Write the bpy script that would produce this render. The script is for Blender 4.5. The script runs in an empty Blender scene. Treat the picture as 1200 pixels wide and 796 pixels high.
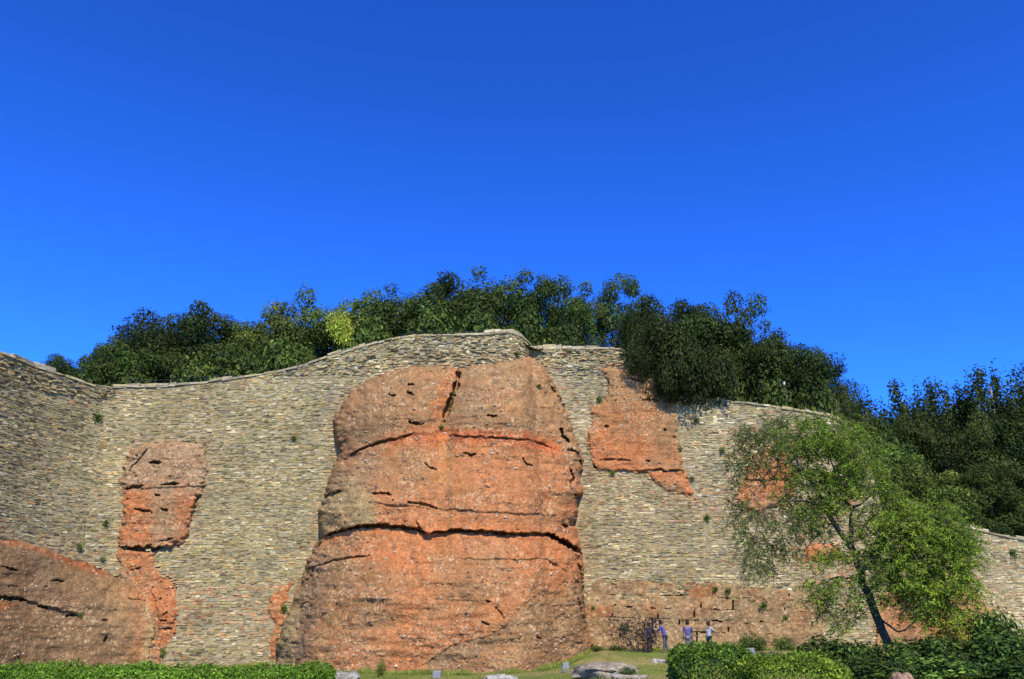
import bpy, math, random
import numpy as np
from mathutils import Vector, Matrix
from mathutils.bvhtree import BVHTree

random.seed(7)
rng = np.random.default_rng(7)
scene = bpy.context.scene
C = scene.collection

# ------------------------------------------------------------------ camera, sky, sun, exposure
FPX = 942.0                      # focal length in photo pixels (photo 1200 x 796)
PITCH = math.radians(19.8)
CAM = np.array([0.0, 0.0, 1.6])
cam_d = bpy.data.cameras.new('camera'); cam = bpy.data.objects.new('camera', cam_d); C.objects.link(cam)
cam.location = CAM.tolist(); cam.rotation_euler = (math.pi/2 + PITCH, 0, 0)
cam_d.sensor_width = 36; cam_d.lens = FPX/1200*36; cam_d.clip_start = 0.1; cam_d.clip_end = 5000
scene.camera = cam

SUN_EL, SUN_AZ = math.radians(47), math.radians(13)      # azimuth: to the right of straight behind the camera
world = bpy.data.worlds.new('World'); scene.world = world; world.use_nodes = True
nt = world.node_tree; nt.nodes.clear()
sky = nt.nodes.new('ShaderNodeTexSky'); sky.sky_type = 'NISHITA'; sky.sun_disc = False
sky.sun_elevation = SUN_EL; sky.sun_rotation = math.pi - SUN_AZ
sky.altitude = 1500; sky.air_density = 1.0; sky.dust_density = 0.1; sky.ozone_density = 4.0
gam = nt.nodes.new('ShaderNodeGamma'); gam.inputs[1].default_value = 1.35
tint = nt.nodes.new('ShaderNodeMix'); tint.data_type = 'RGBA'; tint.blend_type = 'MULTIPLY'
tint.inputs[0].default_value = 1.0; tint.inputs[7].default_value = (0.175, 0.535, 1.17, 1)
bg = nt.nodes.new('ShaderNodeBackground'); bg.inputs[1].default_value = 0.13
out = nt.nodes.new('ShaderNodeOutputWorld')
nt.links.new(sky.outputs[0], gam.inputs[0]); nt.links.new(gam.outputs[0], tint.inputs[6])
nt.links.new(tint.outputs[2], bg.inputs[0]); nt.links.new(bg.outputs[0], out.inputs[0])

sun_d = bpy.data.lights.new('sun', 'SUN'); sun_d.energy = 5.0; sun_d.angle = math.radians(0.5); sun_d.color = (1, 0.93, 0.80)
sun = bpy.data.objects.new('sun', sun_d); C.objects.link(sun)
sdir = Vector((math.sin(SUN_AZ)*math.cos(SUN_EL), -math.cos(SUN_AZ)*math.cos(SUN_EL), math.sin(SUN_EL)))
sun.rotation_euler = sdir.to_track_quat('Z', 'Y').to_euler()
scene.view_settings.view_transform = 'Standard'; scene.view_settings.look = 'None'
scene.view_settings.gamma = 1; scene.view_settings.use_curve_mapping = False; scene.view_settings.exposure = 0.42
scene.cycles.max_bounces = 6; scene.cycles.transparent_max_bounces = 6

# ------------------------------------------------------------------ pixel <-> world
cp, sp_ = math.cos(PITCH), math.sin(PITCH)
def unproj(px, py, d):
    px = np.asarray(px, float); py = np.asarray(py, float); d = np.asarray(d, float)
    u = (px-600)/FPX; v = (398-py)/FPX
    Y = cp - v*sp_; Z = sp_ + v*cp; k = d/Y
    return np.stack([u*k, d+0*k, CAM[2]+Z*k], -1)
def proj(P):
    P = np.asarray(P, float) - CAM
    f = P[..., 1]*cp + P[..., 2]*sp_; up = -P[..., 1]*sp_ + P[..., 2]*cp
    return 600 + FPX*P[..., 0]/f, 398 - FPX*up/f

def zat(px, py, d): return float(unproj(px, py, d)[2])
def xat0(px, py, d): return unproj(px, py, d)[:, 0]
def xat(px, py, d): return float(unproj(px, py, d)[0])
HG1, HG2 = np.array([0.07, 0.15, 0.012]), np.array([0.22, 0.36, 0.03])
# ------------------------------------------------------------------ numpy noise
def _h(ix, iy, iz, seed=0):
    n = (ix.astype(np.int64)*374761393 + iy.astype(np.int64)*668265263 + iz.astype(np.int64)*1274126177 + seed*974634777) & 0xffffffff
    n = ((n ^ (n >> 13))*1103515245 + 12345) & 0xffffffff
    n = ((n ^ (n >> 16))*2246822519) & 0xffffffff
    n = n ^ (n >> 13)
    return (n & 0xffffff)/float(0xffffff)
def vnoise(P, seed=0):
    P = np.asarray(P, float); i = np.floor(P).astype(np.int64); f = P - i; f = f*f*f*(f*(f*6-15)+10)
    r = 0
    for dx in (0, 1):
        wx = f[..., 0] if dx else 1-f[..., 0]
        for dy in (0, 1):
            wy = f[..., 1] if dy else 1-f[..., 1]
            for dz in (0, 1):
                wz = f[..., 2] if dz else 1-f[..., 2]
                r = r + wx*wy*wz*_h(i[..., 0]+dx, i[..., 1]+dy, i[..., 2]+dz, seed)
    return r
def fbm(P, oct=4, seed=0, gain=0.5):
    P = np.asarray(P, float); a = 1; t = 0; s = 0
    for o in range(oct):
        t = t + a*vnoise(P*2**o + 17.3*o, seed+o); s += a; a *= gain
    return t/s
def worley(P, seed=0):
    P = np.asarray(P, float); i = np.floor(P).astype(np.int64)
    f1 = np.full(P.shape[:-1], 9.0); f2 = f1.copy(); cid = np.zeros(P.shape[:-1])
    for dx in (-1, 0, 1):
        for dy in (-1, 0, 1):
            for dz in (-1, 0, 1):
                a, b, c = i[..., 0]+dx, i[..., 1]+dy, i[..., 2]+dz
                q = np.stack([a+_h(a, b, c, seed+1), b+_h(a, b, c, seed+2), c+_h(a, b, c, seed+3)], -1)
                d = np.linalg.norm(P-q, axis=-1); m = d < f1
                f2 = np.where(m, f1, np.minimum(f2, d)); cid = np.where(m, _h(a, b, c, seed+4), cid); f1 = np.where(m, d, f1)
    return f1, f2, cid
def sstep(a, b, x):
    t = np.clip((x-a)/(b-a), 0, 1); return t*t*(3-2*t)
def seg_dist(X, Y, pts, closed=False):
    pts = list(pts); best = np.full(np.shape(X), 1e9); par = np.zeros(np.shape(X))
    n = len(pts); acc = 0; L = []
    for k in range(n if closed else n-1):
        (ax, ay), (bx, by) = pts[k][:2], pts[(k+1) % n][:2]
        dx, dy = bx-ax, by-ay; l2 = dx*dx+dy*dy+1e-9
        t = np.clip(((X-ax)*dx+(Y-ay)*dy)/l2, 0, 1)
        d = np.hypot(X-ax-t*dx, Y-ay-t*dy); m = d < best
        par = np.where(m, acc+t*math.sqrt(l2), par); best = np.where(m, d, best); acc += math.sqrt(l2)
    return best, par/acc
def inside(X, Y, poly):
    r = np.zeros(np.shape(X), bool); n = len(poly)
    for k in range(n):
        (ax, ay), (bx, by) = poly[k], poly[(k+1) % n]
        if ay == by: continue
        c = ((ay > Y) != (by > Y)) & (X < (bx-ax)*(Y-ay)/(by-ay)+ax); r ^= c
    return r
def sdist(X, Y, poly):
    X = np.asarray(X, float); Y = np.asarray(Y, float)
    d, _ = seg_dist(X, Y, poly, True); return np.where(inside(X, Y, poly), d, -d)

# ------------------------------------------------------------------ object helpers
def mesh_np(name, V, F, mat=None, col=None, smooth=False):
    V = np.asarray(V, np.float32); F = np.asarray(F, np.int32)
    me = bpy.data.meshes.new(name); k = F.shape[1]
    me.vertices.add(len(V)); me.vertices.foreach_set('co', V.ravel())
    me.loops.add(F.size); me.loops.foreach_set('vertex_index', F.ravel())
    me.polygons.add(len(F)); me.polygons.foreach_set('loop_start', np.arange(0, F.size, k, dtype=np.int32))
    me.polygons.foreach_set('loop_total', np.full(len(F), k, np.int32))
    me.polygons.foreach_set('use_smooth', np.full(len(F), smooth))
    if col is not None:
        a = me.attributes.new('col', 'FLOAT_COLOR', 'POINT'); c = np.ones((len(V), 4), np.float32); c[:, :3] = col
        a.data.foreach_set('color', c.ravel())
    me.update(calc_edges=True)
    if mat: me.materials.append(mat)
    return me
def link(name, me, parent=None):
    o = bpy.data.objects.new(name, me); C.objects.link(o)
    if parent: o.parent = parent
    return o
def tag(o, label=None, cat=None, group=None, kind=None):
    for k, v in (('label', label), ('category', cat), ('group', group), ('kind', kind)):
        if v: o[k] = v
    return o
def thing(name, label, cat, loc=(0, 0, 0), group=None):
    o = bpy.data.objects.new(name, None); C.objects.link(o); o.location = loc; o.empty_display_size = 0.2
    return tag(o, label, cat, group)
def copy_thing(src, label, group=None):
    r = src.copy(); C.objects.link(r); r['label'] = label
    if group: r['group'] = group
    for ch in src.children:
        c = ch.copy(); C.objects.link(c); c.parent = r
    return r
class Geo:
    """collects quads"""
    def __init__(s): s.v = []; s.f = []; s.c = []; s.n = 0
    def add(s, V, F, col):
        V = np.asarray(V, float); s.v.append(V); s.f.append(np.asarray(F)+s.n); s.n += len(V)
        col = np.asarray(col, float); s.c.append(np.broadcast_to(col, (len(V), 3)))
    def mesh(s, name, mat, smooth=False):
        return mesh_np(name, np.concatenate(s.v), np.concatenate(s.f), mat, np.concatenate(s.c), smooth)
BOXF = np.array([[0, 1, 2, 3], [4, 7, 6, 5], [0, 4, 5, 1], [1, 5, 6, 2], [2, 6, 7, 3], [3, 7, 4, 0]])
def tube(pts, rad, n=8):
    pts = np.asarray(pts, float); rad = np.asarray(rad, float); V = []; F = []
    for i, p in enumerate(pts):
        t = pts[min(i+1, len(pts)-1)] - pts[max(i-1, 0)]; t = t/(np.linalg.norm(t)+1e-9)
        a = np.cross(t, [0.13, 0.97, 0.2]); a /= np.linalg.norm(a)+1e-9; b = np.cross(t, a)
        for k in range(n):
            w = 2*math.pi*k/n; V.append(p + rad[i]*(a*math.cos(w)+b*math.sin(w)))
    for i in range(len(pts)-1):
        for k in range(n):
            F.append([i*n+k, i*n+(k+1) % n, (i+1)*n+(k+1) % n, (i+1)*n+k])
    V.append(pts[-1]); e = len(V)-1; V.append(pts[0]); b0 = e+1; m = (len(pts)-1)*n
    for k in range(0, n, 2):
        F.append([m+k, m+(k+1) % n, m+(k+2) % n, e]); F.append([(k+2) % n, (k+1) % n, k, b0])
    return np.array(V), np.array(F)

# ------------------------------------------------------------------ materials
def mat_col(name, rough=0.9, noise_scale=6.0, noise_amt=0.25, bump=0.3, bump_scale=20.0, transl=0.0, bdist=0.03, detail=4, spec=0.25):
    m = bpy.data.materials.new(name); m.use_nodes = True; t = m.node_tree; N = t.nodes; L = t.links; N.clear()
    o = N.new('ShaderNodeOutputMaterial'); p = N.new('ShaderNodeBsdfPrincipled'); p.inputs['Roughness'].default_value = rough
    p.inputs['Specular IOR Level'].default_value = spec
    a = N.new('ShaderNodeAttribute'); a.attribute_name = 'col'
    g = N.new('ShaderNodeNewGeometry')
    nz = N.new('ShaderNodeTexNoise'); nz.inputs['Scale'].default_value = noise_scale; nz.inputs['Detail'].default_value = detail
    L.new(g.outputs['Position'], nz.inputs['Vector'])
    mr = N.new('ShaderNodeMapRange'); mr.inputs[1].default_value = 0.25; mr.inputs[2].default_value = 0.75
    mr.inputs[3].default_value = 1-noise_amt; mr.inputs[4].default_value = 1+noise_amt
    L.new(nz.outputs[0], mr.inputs[0])
    mx = N.new('ShaderNodeVectorMath'); mx.operation = 'SCALE'; L.new(a.outputs['Color'], mx.inputs[0]); L.new(mr.outputs[0], mx.inputs['Scale'])
    L.new(mx.outputs[0], p.inputs['Base Color'])
    if bump:
        n2 = N.new('ShaderNodeTexNoise'); n2.inputs['Scale'].default_value = bump_scale; n2.inputs['Detail'].default_value = 5
        L.new(g.outputs['Position'], n2.inputs['Vector'])
        b = N.new('ShaderNodeBump'); b.inputs['Strength'].default_value = bump; b.inputs['Distance'].default_value = bdist
        L.new(n2.outputs[0], b.inputs['Height']); L.new(b.outputs[0], p.inputs['Normal'])
    if transl:
        tr = N.new('ShaderNodeBsdfTranslucent'); L.new(mx.outputs[0], tr.inputs['Color'])
        ms = N.new('ShaderNodeMixShader'); ms.inputs[0].default_value = transl
        L.new(p.outputs[0], ms.inputs[1]); L.new(tr.outputs[0], ms.inputs[2]); L.new(ms.outputs[0], o.inputs[0])
    else: L.new(p.outputs[0], o.inputs[0])
    return m
M_brick = mat_col('weathered_brick', 0.95, 5, 0.34, 0.6, 22, 0, 0.04, 7, 0.1)
M_mortar = mat_col('lime_mortar', 0.95, 4, 0.35, 0.6, 15, 0, 0.04, 6, 0.1)
M_rock = mat_col('red_conglomerate', 0.95, 9, 0.30, 0.85, 11, 0, 0.09, 7, 0.1)
M_leaf = mat_col('leaf', 0.6, 0.9, 0.35, 0, 0, 0.25, spec=0.12)
M_bark = mat_col('bark', 0.9, 12, 0.3, 0.6, 18)
M_plain = mat_col('painted_metal', 0.5, 8, 0.08, 0)
M_cloth = mat_col('cloth', 0.85, 10, 0.12, 0)
M_skin = mat_col('skin', 0.6, 10, 0.05, 0)
M_ground = mat_col('ground', 0.95, 1.5, 0.25, 0.4, 12)

def S2L(r, g, b):
    f = lambda c: ((c/255+0.055)/1.055)**2.4 if c/255 > 0.04045 else c/255/12.92
    return np.array([f(r), f(g), f(b)])

# ------------------------------------------------------------------ the walls: plan curve, batter, top line
ZREF, BATTER = 17.0, 0.10
class Wall:
    def __init__(s, ctrl, pre=None, post=None):
        P = [unproj(*c) for c in ctrl]
        if pre: P = [np.array(q, float) for q in pre] + P
        if post: P = P + [np.array(q, float) for q in post]
        P = np.array(P); d = np.r_[0, np.cumsum(np.linalg.norm(np.diff(P[:, :2], axis=0), axis=1))]
        n = int(d[-1]/0.2)+1; q = np.linspace(0, d[-1], n); R = np.stack([np.interp(q, d, P[:, k]) for k in range(3)], 1)
        ker = np.hanning(11); ker /= ker.sum()
        S = R.copy()
        for k in range(2):
            e = np.r_[R[0, k]+(np.arange(-5, 0))*(R[1, k]-R[0, k]), R[:, k], R[-1, k]+(np.arange(1, 6))*(R[-1, k]-R[-2, k])]
            S[:, k] = np.convolve(e, ker, 'valid')
        k5 = np.ones(5)/5; e = np.r_[[R[0, 2]]*2, R[:, 2], [R[-1, 2]]*2]; S[:, 2] = np.convolve(e, k5, 'valid')
        s.s = np.r_[0, np.cumsum(np.linalg.norm(np.diff(S[:, :2], axis=0), axis=1))]; s.L = s.s[-1]
        t = np.gradient(S[:, :2], axis=0); t /= np.linalg.norm(t, axis=1)[:, None]
        s.S = S; s.t = t; s.n = np.stack([t[:, 1], -t[:, 0]], 1)
    def top(s, q): return np.interp(q, s.s, s.S[:, 2])
    def pt(s, q, z, off=0.0):
        q = np.asarray(q, float); z = np.asarray(z, float)
        x = np.interp(q, s.s, s.S[:, 0]); y = np.interp(q, s.s, s.S[:, 1])
        nx = np.interp(q, s.s, s.n[:, 0]); ny = np.interp(q, s.s, s.n[:, 1])
        o = BATTER*(ZREF-z) + off
        return np.stack([x+nx*o, y+ny*o, z+0*x], -1)
    def core(s, zlo, over=0.0, off=0.0, dz=0.5):
        q = np.arange(0, s.L+0.2, 0.4); q[-1] = min(q[-1], s.L); zt = s.top(q)+over; m = 40
        V = np.stack([s.pt(q, zlo+(zt-zlo)*j/m, off) for j in range(m+1)], 0); n = len(q)
        i = np.arange(m)[:, None]*n + np.arange(n-1)[None]; i = i.ravel()
        return V.reshape(-1, 3), np.stack([i, i+1, i+n+1, i+n], 1)

WA = Wall([(0, 412, 42.6), (40, 428, 45), (75, 439.5, 46.9), (105, 450, 48.4), (128, 453.5, 49.3), (190, 452, 49.8), (250, 446.5, 49.9),
           (320, 435, 49.9), (345, 430, 49.9), (380, 418, 49.7), (430, 402, 49.5), (465, 393, 49.3), (490, 390, 49.2), (540, 390, 49), (565, 388.5, 48.9),
           (600, 386, 48.8), (615, 392, 49.2), (625, 404, 50.4)], pre=[(-31.8, 35.4, 16.2)])
WB = Wall([(618, 406, 50.2), (640, 406, 50.3), (735, 406.5, 50.4), (745, 420, 50.4), (770, 440, 50.5), (795, 467, 50.6), (815, 466, 50.6), (850, 470, 50.5),
           (900, 475, 50.2), (950, 483, 50), (975, 490, 50.2), (992, 502, 50.9), (1003, 520, 52), (1010, 545, 53.8), (1012, 580, 57)])
WC = Wall([(990, 604, 57), (1060, 610, 57), (1110, 616, 57), (1140, 622, 57), (1165, 629, 57), (1200, 636, 57.3), (1260, 650, 58)])
WALLS = (WA, WB, WC)
VV = []; FF = []; n0 = 0
for w in WALLS:
    V, F = w.core(-1.5, 1.5); VV.append(V); FF.append(F+n0); n0 += len(V)
bvh = BVHTree.FromPolygons(np.concatenate(VV).tolist(), np.concatenate(FF).tolist())
GX = np.arange(-120, 1324, 4.0); GY = np.arange(370, 840, 4.0); WD = np.full((len(GY), len(GX)), np.nan)
for j, py in enumerate(GY):
    D = unproj(GX, np.full(len(GX), py), 1.0) - CAM
    for i in range(len(GX)):
        h = bvh.ray_cast(Vector(CAM), Vector(D[i]).normalized())
        if h[0]: WD[j, i] = h[0].y
for j in range(len(GY)):
    r = WD[j]; m = np.isnan(r)
    if not m.all(): r[m] = np.interp(GX[m], GX[~m], r[~m])
for i in range(len(GX)):
    c = WD[:, i]; m = np.isnan(c)
    if m.any() and not m.all(): c[m] = np.interp(GY[m], GY[~m], c[~m])
def walld(px, py):
    x = np.clip((np.asarray(px, float)-GX[0])/4, 0, len(GX)-1.001); y = np.clip((np.asarray(py, float)-GY[0])/4, 0, len(GY)-1.001)
    i = x.astype(int); j = y.astype(int); fx = x-i; fy = y-j
    return WD[j, i]*(1-fx)*(1-fy)+WD[j, i+1]*fx*(1-fy)+WD[j+1, i]*(1-fx)*fy+WD[j+1, i+1]*fx*fy

# ------------------------------------------------------------------ ground
def ground_z(x, y):
    x = np.asarray(x, float); y = np.asarray(y, float)
    return 0.45*sstep(41.5, 47.5, y)*sstep(0.5, 4.5, x) - 0.40*sstep(25, 33, y)*(1-sstep(0.5, 5.0, x)) + 0.06*np.sin(x*0.7+1)*np.sin(y*0.5) + 0.02*np.sin(x*2.1)*np.cos(y*1.7)

# ------------------------------------------------------------------ rock outcrops (outlines in photo pixels, built at their real depth)
P_BAST = [(395, 520), (388, 505), (393, 487), (402, 472), (414, 458), (430, 446), (452, 437), (480, 431), (512, 429), (536, 431), (541, 430), (556, 427), (590, 425), (606, 421),
          (618, 418), (628, 419), (637, 428), (645, 440), (652, 456), (662, 474), (668, 492), (672, 508), (680, 525), (683, 540), (680, 560), (683, 575), (679, 590), (675, 612), (679, 632), (682, 650),
          (683, 690), (687, 720), (692, 752), (694, 790), (694, 940), (316, 940), (322, 780), (324, 765), (328, 742), (338, 720), (350, 690), (360, 660), (371, 637), (377, 630), (374, 615), (373, 598),
          (377, 585), (384, 565), (392, 545), (397, 530)]
P_PILLAR = [(146, 532), (153, 524), (165, 518), (180, 516), (215, 516), (233, 517), (242, 526), (243, 545), (241, 567), (236, 582), (229, 600), (227, 613), (222, 631), (208, 641), (190, 646),
            (182, 652), (188, 668), (205, 676), (212, 690), (209, 715), (207, 742), (195, 757), (188, 780), (186, 820), (145, 820), (146, 720), (138, 690), (133, 650), (137, 638), (139, 612), (143, 600), (141, 575), (144, 546)]
P_LOWL = [(-110, 600), (-40, 622), (0, 632), (26, 634), (52, 643), (78, 653), (110, 663), (140, 675), (162, 690), (174, 705), (181, 725), (184, 740), (181, 758), (176, 775), (172, 830), (-110, 830)]
P_PATCH = [(701, 432), (706, 427), (722, 429), (742, 428), (765, 436), (778, 447), (788, 462), (791, 470), (795, 500), (797, 520), (803, 545), (812, 570), (817, 586), (800, 582), (776, 573), (760, 562),
           (740, 554), (715, 556), (696, 554), (690, 543), (685, 522), (687, 505), (690, 490), (686, 477), (698, 471), (707, 467), (711, 455), (708, 444)]
P_TREEROCK = [(866, 562), (880, 536), (903, 522), (926, 530), (936, 555), (930, 584), (912, 598), (888, 602), (870, 600), (860, 584)]
P_SMALLO = [(938, 640), (958, 632), (985, 640), (990, 652), (962, 664), (940, 660)]
P_RIGHTO = [(1028, 700), (1045, 686), (1070, 684), (1105, 694), (1128, 684), (1150, 695), (1164, 716), (1168, 740), (1168, 800), (1020, 800)]
P_STREAK = [(316, 694), (326, 684), (345, 680), (341, 704), (334, 728), (328, 750), (324, 776), (313, 776), (318, 735), (308, 716)]
P_BAND = [(686, 682), (720, 679), (790, 683), (845, 683), (900, 691), (952, 693), (964, 700), (968, 800), (690, 800)]
ROCKS = [P_BAST, P_PILLAR, P_LOWL, P_PATCH, P_TREEROCK, P_SMALLO, P_RIGHTO]

ORANGE = np.array([0.37, 0.128, 0.046]); RED = np.array([0.37, 0.100, 0.034]); PEACH = np.array([0.262, 0.145, 0.066])
BROWN = np.array([0.195, 0.120, 0.063]); DULL = np.array([0.20, 0.135, 0.085]); DARKB = np.array([0.12, 0.075, 0.05]); OLIVE = np.array([0.27, 0.205, 0.10])
GREYP = np.array([0.31, 0.225, 0.125]); PALE = np.array([0.54, 0.40, 0.25])

BEIGE0 = np.array([0.39, 0.30, 0.16])
def build_rock(poly, bulge, cracks=(), paint=None, base=PEACH, step=1.0, R=40, pits=1.0, ledges=(), seed=0, layer=None, pebble=0.06, rough=0.8, wobble=7, flush=False, omix=0.38):
    xs = [p[0] for p in poly]; ys = [p[1] for p in poly]
    gx = np.arange(min(xs)-3, max(xs)+3, step); gy = np.arange(min(ys)-3, min(max(ys), 815)+3, step)
    X, Y = np.meshgrid(gx, gy)
    wob = (fbm(np.stack([X/14, Y/14, 0*X+seed], -1), 3, 40)-0.5)*wobble + (fbm(np.stack([X/5, Y/3.4, 0*X+seed], -1), 2, 43)-0.5)*(9 if flush else 3)
    sd = sdist(X, Y, poly) + wob
    keep = sd > -2.5
    D0 = walld(X, Y); P = unproj(X, Y, D0)
    t = np.clip(sd/R, 0, 1); prof = np.sqrt(np.clip(1-(1-t)**2, 0, 1))
    B = bulge(X, Y, sd) if callable(bulge) else bulge
    edge = sstep(-2.5, 5, sd)
    # relief
    big = ((fbm(P*0.45+seed, 3, seed)-0.5)*0.55 + (fbm(P*np.array([0.4, 0.4, 2.4])+3, 3, seed+5)-0.5)*0.34)*rough
    med = (fbm(P*2.0+seed, 4, seed+9)-0.5)*0.24*rough + (fbm(P*np.array([0.5, 0.5, 5.5])+fbm(P*0.6, 2, 3)[..., None]*0.8, 3, seed+12)-0.5)*(0.05 if flush else 0.065)
    f1, f2, cid = worley(P*np.array([4.2, 4.2, 5.0])+seed, seed)
    g1, g2, gid = worley(P*8.0+seed*2, seed+11)
    clus = sstep(0.42, 0.62, fbm(P*0.8+9, 3, seed+21))
    peb = pebble*clus*(0.55-f1)*np.where(cid > 0.35, 1, -0.4) + 0.5*pebble*(0.5-g1)
    pit = pits*0.22*sstep(0.965, 0.98, cid)*sstep(0.42, 0.2, f1)
    D = D0 + (0.14 - 0.17*sstep(-2.5, 9, sd) if flush else 0.25 - 0.45*edge) - B*prof - edge*(big+med+peb-pit)
    cr = 0*X
    for c in cracks:
        pts, wpx, dep = c[0], c[1], c[2]
        if math.dist(pts[0], pts[-1]) < 24: wpx = 0.5*wpx + 0.2
        d, par = seg_dist(X + (vnoise(np.stack([X/5, Y/5, 0*X], -1), 60)-0.5)*2.0, Y + (fbm(np.stack([X/6, Y/6, 0*X+3], -1), 3, 61)-0.5)*3.5, pts)
        wv = wpx*(0.15+1.1*fbm(np.stack([par*len(pts)*4.1, 0*X, 0*X+seed], -1), 2, 63))*np.minimum(1, 6*np.minimum(par+0.02, 1.02-par))
        k = sstep(1.0, 0.55, d/np.maximum(wv, 0.05)); cr = np.maximum(cr, k); D = D + dep*k
    for (pts, amt, up, dn) in ledges:      # rock juts out just above the line and steps back below it
        lx = [p[0] for p in pts]; ly = [p[1] for p in pts]
        yl = np.interp(X, lx, ly) + (fbm(np.stack([X/9, 0*X, 0*X], -1), 3, 66)-0.5)*4
        inx = sstep(lx[0]-8, lx[0]+8, X)*sstep(lx[-1]+8, lx[-1]-8, X); dy = Y - yl
        prof_l = np.where(dy < 0, np.exp(dy/up)*sstep(1.2, -1.2, dy), -0.35*np.exp(-np.abs(dy)/dn))
        D = D - amt*inx*prof_l*edge
    if layer is not None:
        lp, amt = layer
        D = D - amt*sstep(-1.2, 1.2, sdist(X, Y, lp)+wob*0.5)
    # colour of the stone itself
    n1 = fbm(P*0.5+31, 4, seed+31); n2 = fbm(P*np.array([0.8, 0.8, 3.0])+7, 4, seed+37); n3 = fbm(P*3.5, 3, seed+41)
    col = np.broadcast_to(base, X.shape+(3,)).copy()
    if paint is not None:
        for (kind, data, cc, feather, amt) in paint:
            if kind == 'poly': m = sstep(-feather, feather, sdist(X, Y, data)+wob*1.2+(n3-0.5)*feather*1.4)
            elif kind == 'line':
                d, par = seg_dist(X, Y+wob*0.4, data); m = sstep(feather*1.5, feather*0.3, d+(n3-0.5)*feather)
            m = (m*amt*np.clip(0.35+1.4*n2, 0, 1))[..., None]; col = col*(1-m)+np.asarray(cc)*m
    k = (sstep(0.54, 0.70, n1)*0.35)[..., None]; col = col*(1-k)+(col*0.45+GREYP*0.5)*k
    k = (sstep(0.50, 0.66, n2)*omix)[..., None]; col = col*(1-k)+(col*0.5+ORANGE*0.5)*k
    amt = np.clip(0.28+0.72*clus, 0, 1)
    c2 = np.where((cid > 0.86)[..., None], PALE*0.9, np.where((cid > 0.68)[..., None], GREYP*1.05, np.where((cid < 0.18)[..., None], DARKB*1.3, col)))
    k = (amt*0.45*sstep(0.55, 0.40, f1))[..., None]; col = col*(1-k)+c2*k
    c3 = np.where((gid > 0.90)[..., None], PALE, np.where((gid > 0.74)[..., None], GREYP, np.where((gid < 0.2)[..., None], DARKB*1.5, col)))
    k = (amt*0.42*sstep(0.6, 0.35, g1))[..., None]; col = col*(1-k)+c3*k
    col = col*(0.62+0.76*n3)[..., None]*np.random.default_rng(seed+400).uniform(0.76, 1.24, X.shape)[..., None]
    gr = np.random.default_rng(seed+401).random(X.shape)*(0.55+0.45*clus); col = np.where((gr > 0.965)[..., None], PALE*0.8, np.where((gr > 0.92)[..., None], DARKB*0.9, col))
    V = unproj(X, Y, D)
    idx = -np.ones(X.shape, int); idx[keep] = np.arange(keep.sum())
    q = np.stack([idx[1:, :-1], idx[1:, 1:], idx[:-1, 1:], idx[:-1, :-1]], -1).reshape(-1, 4); q = q[(q >= 0).all(1)]
    return V[keep], q, np.clip(col[keep]*np.array([1.02, 0.99, 0.84]), 0.01, 0.9), (X, Y, D, sd)

rock_info = {}
def rock(name, label, cat, *a, **k):
    V, F, col, info = build_rock(*a, **k)
    o = link(name, mesh_np(name, V, F, M_rock, col, True)); tag(o, label, cat, 'red conglomerate rock bulging out of the wall')
    rock_info[name+label] = info
    return o, info
ICO_V = None
def pebbles(parent, info, n, smin, smax, seed, only=None):
    """rounded stones set in the rock face, joined into one part"""
    X, Y, D, sd = info; r = np.random.default_rng(seed); g = Geo()
    ok = np.argwhere(sd > 6); pick = ok[r.integers(0, len(ok), n)]
    base = np.array([[0, 0, 1], [1, 0, 0], [0, 1, 0], [-1, 0, 0], [0, -1, 0], [0, 0, -1]], float)
    ring = [np.array([math.cos(a), 0, math.sin(a)]) for a in np.linspace(0, 2*math.pi, 7)[:-1]]
    for (j, i) in pick:
        px, py, d = X[j, i], Y[j, i], D[j, i]
        if vnoise(np.array([px/30, py/30, seed+0.5])) < r.uniform(0.25, 0.6): continue
        c = unproj(px, py, d)
        s = smin + (smax-smin)*r.random()**3; sx, sz, sy = s*r.uniform(0.8, 1.5), s*r.uniform(0.6, 1.0), s*0.7
        V = [c+np.array([0, -sy, 0])]
        for k in range(6): V.append(c+ring[k]*np.array([sx, 0, sz])*0.72*r.uniform(0.85, 1.1)+np.array([0, -0.6*sy, 0]))
        for k in range(6): V.append(c+ring[k]*np.array([sx, 0, sz])*r.uniform(0.85, 1.1)+np.array([0, 0.25*sy, 0]))
        F = [[0, 1+k, 1+(k+1) % 6, 1+(k+1) % 6] for k in range(6)]
        F = [[0, 1, 2, 3], [0, 3, 4, 5], [0, 5, 6, 1]] + [[1+k, 7+k, 7+(k+1) % 6, 1+(k+1) % 6] for k in range(6)]
        u = r.random()
        cc = PALE*r.uniform(0.6, 0.95) if u < 0.16 else GREYP*r.uniform(0.7, 1.25) if u < 0.5 else PEACH*r.uniform(0.6, 1.25) if u < 0.82 else DARKB*r.uniform(0.8, 1.8)
        g.add(np.array(V), F, cc)
    o = link('embedded_pebbles', g.mesh('embedded_pebbles', M_rock, True), parent); tag(o, kind='stuff')

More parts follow.
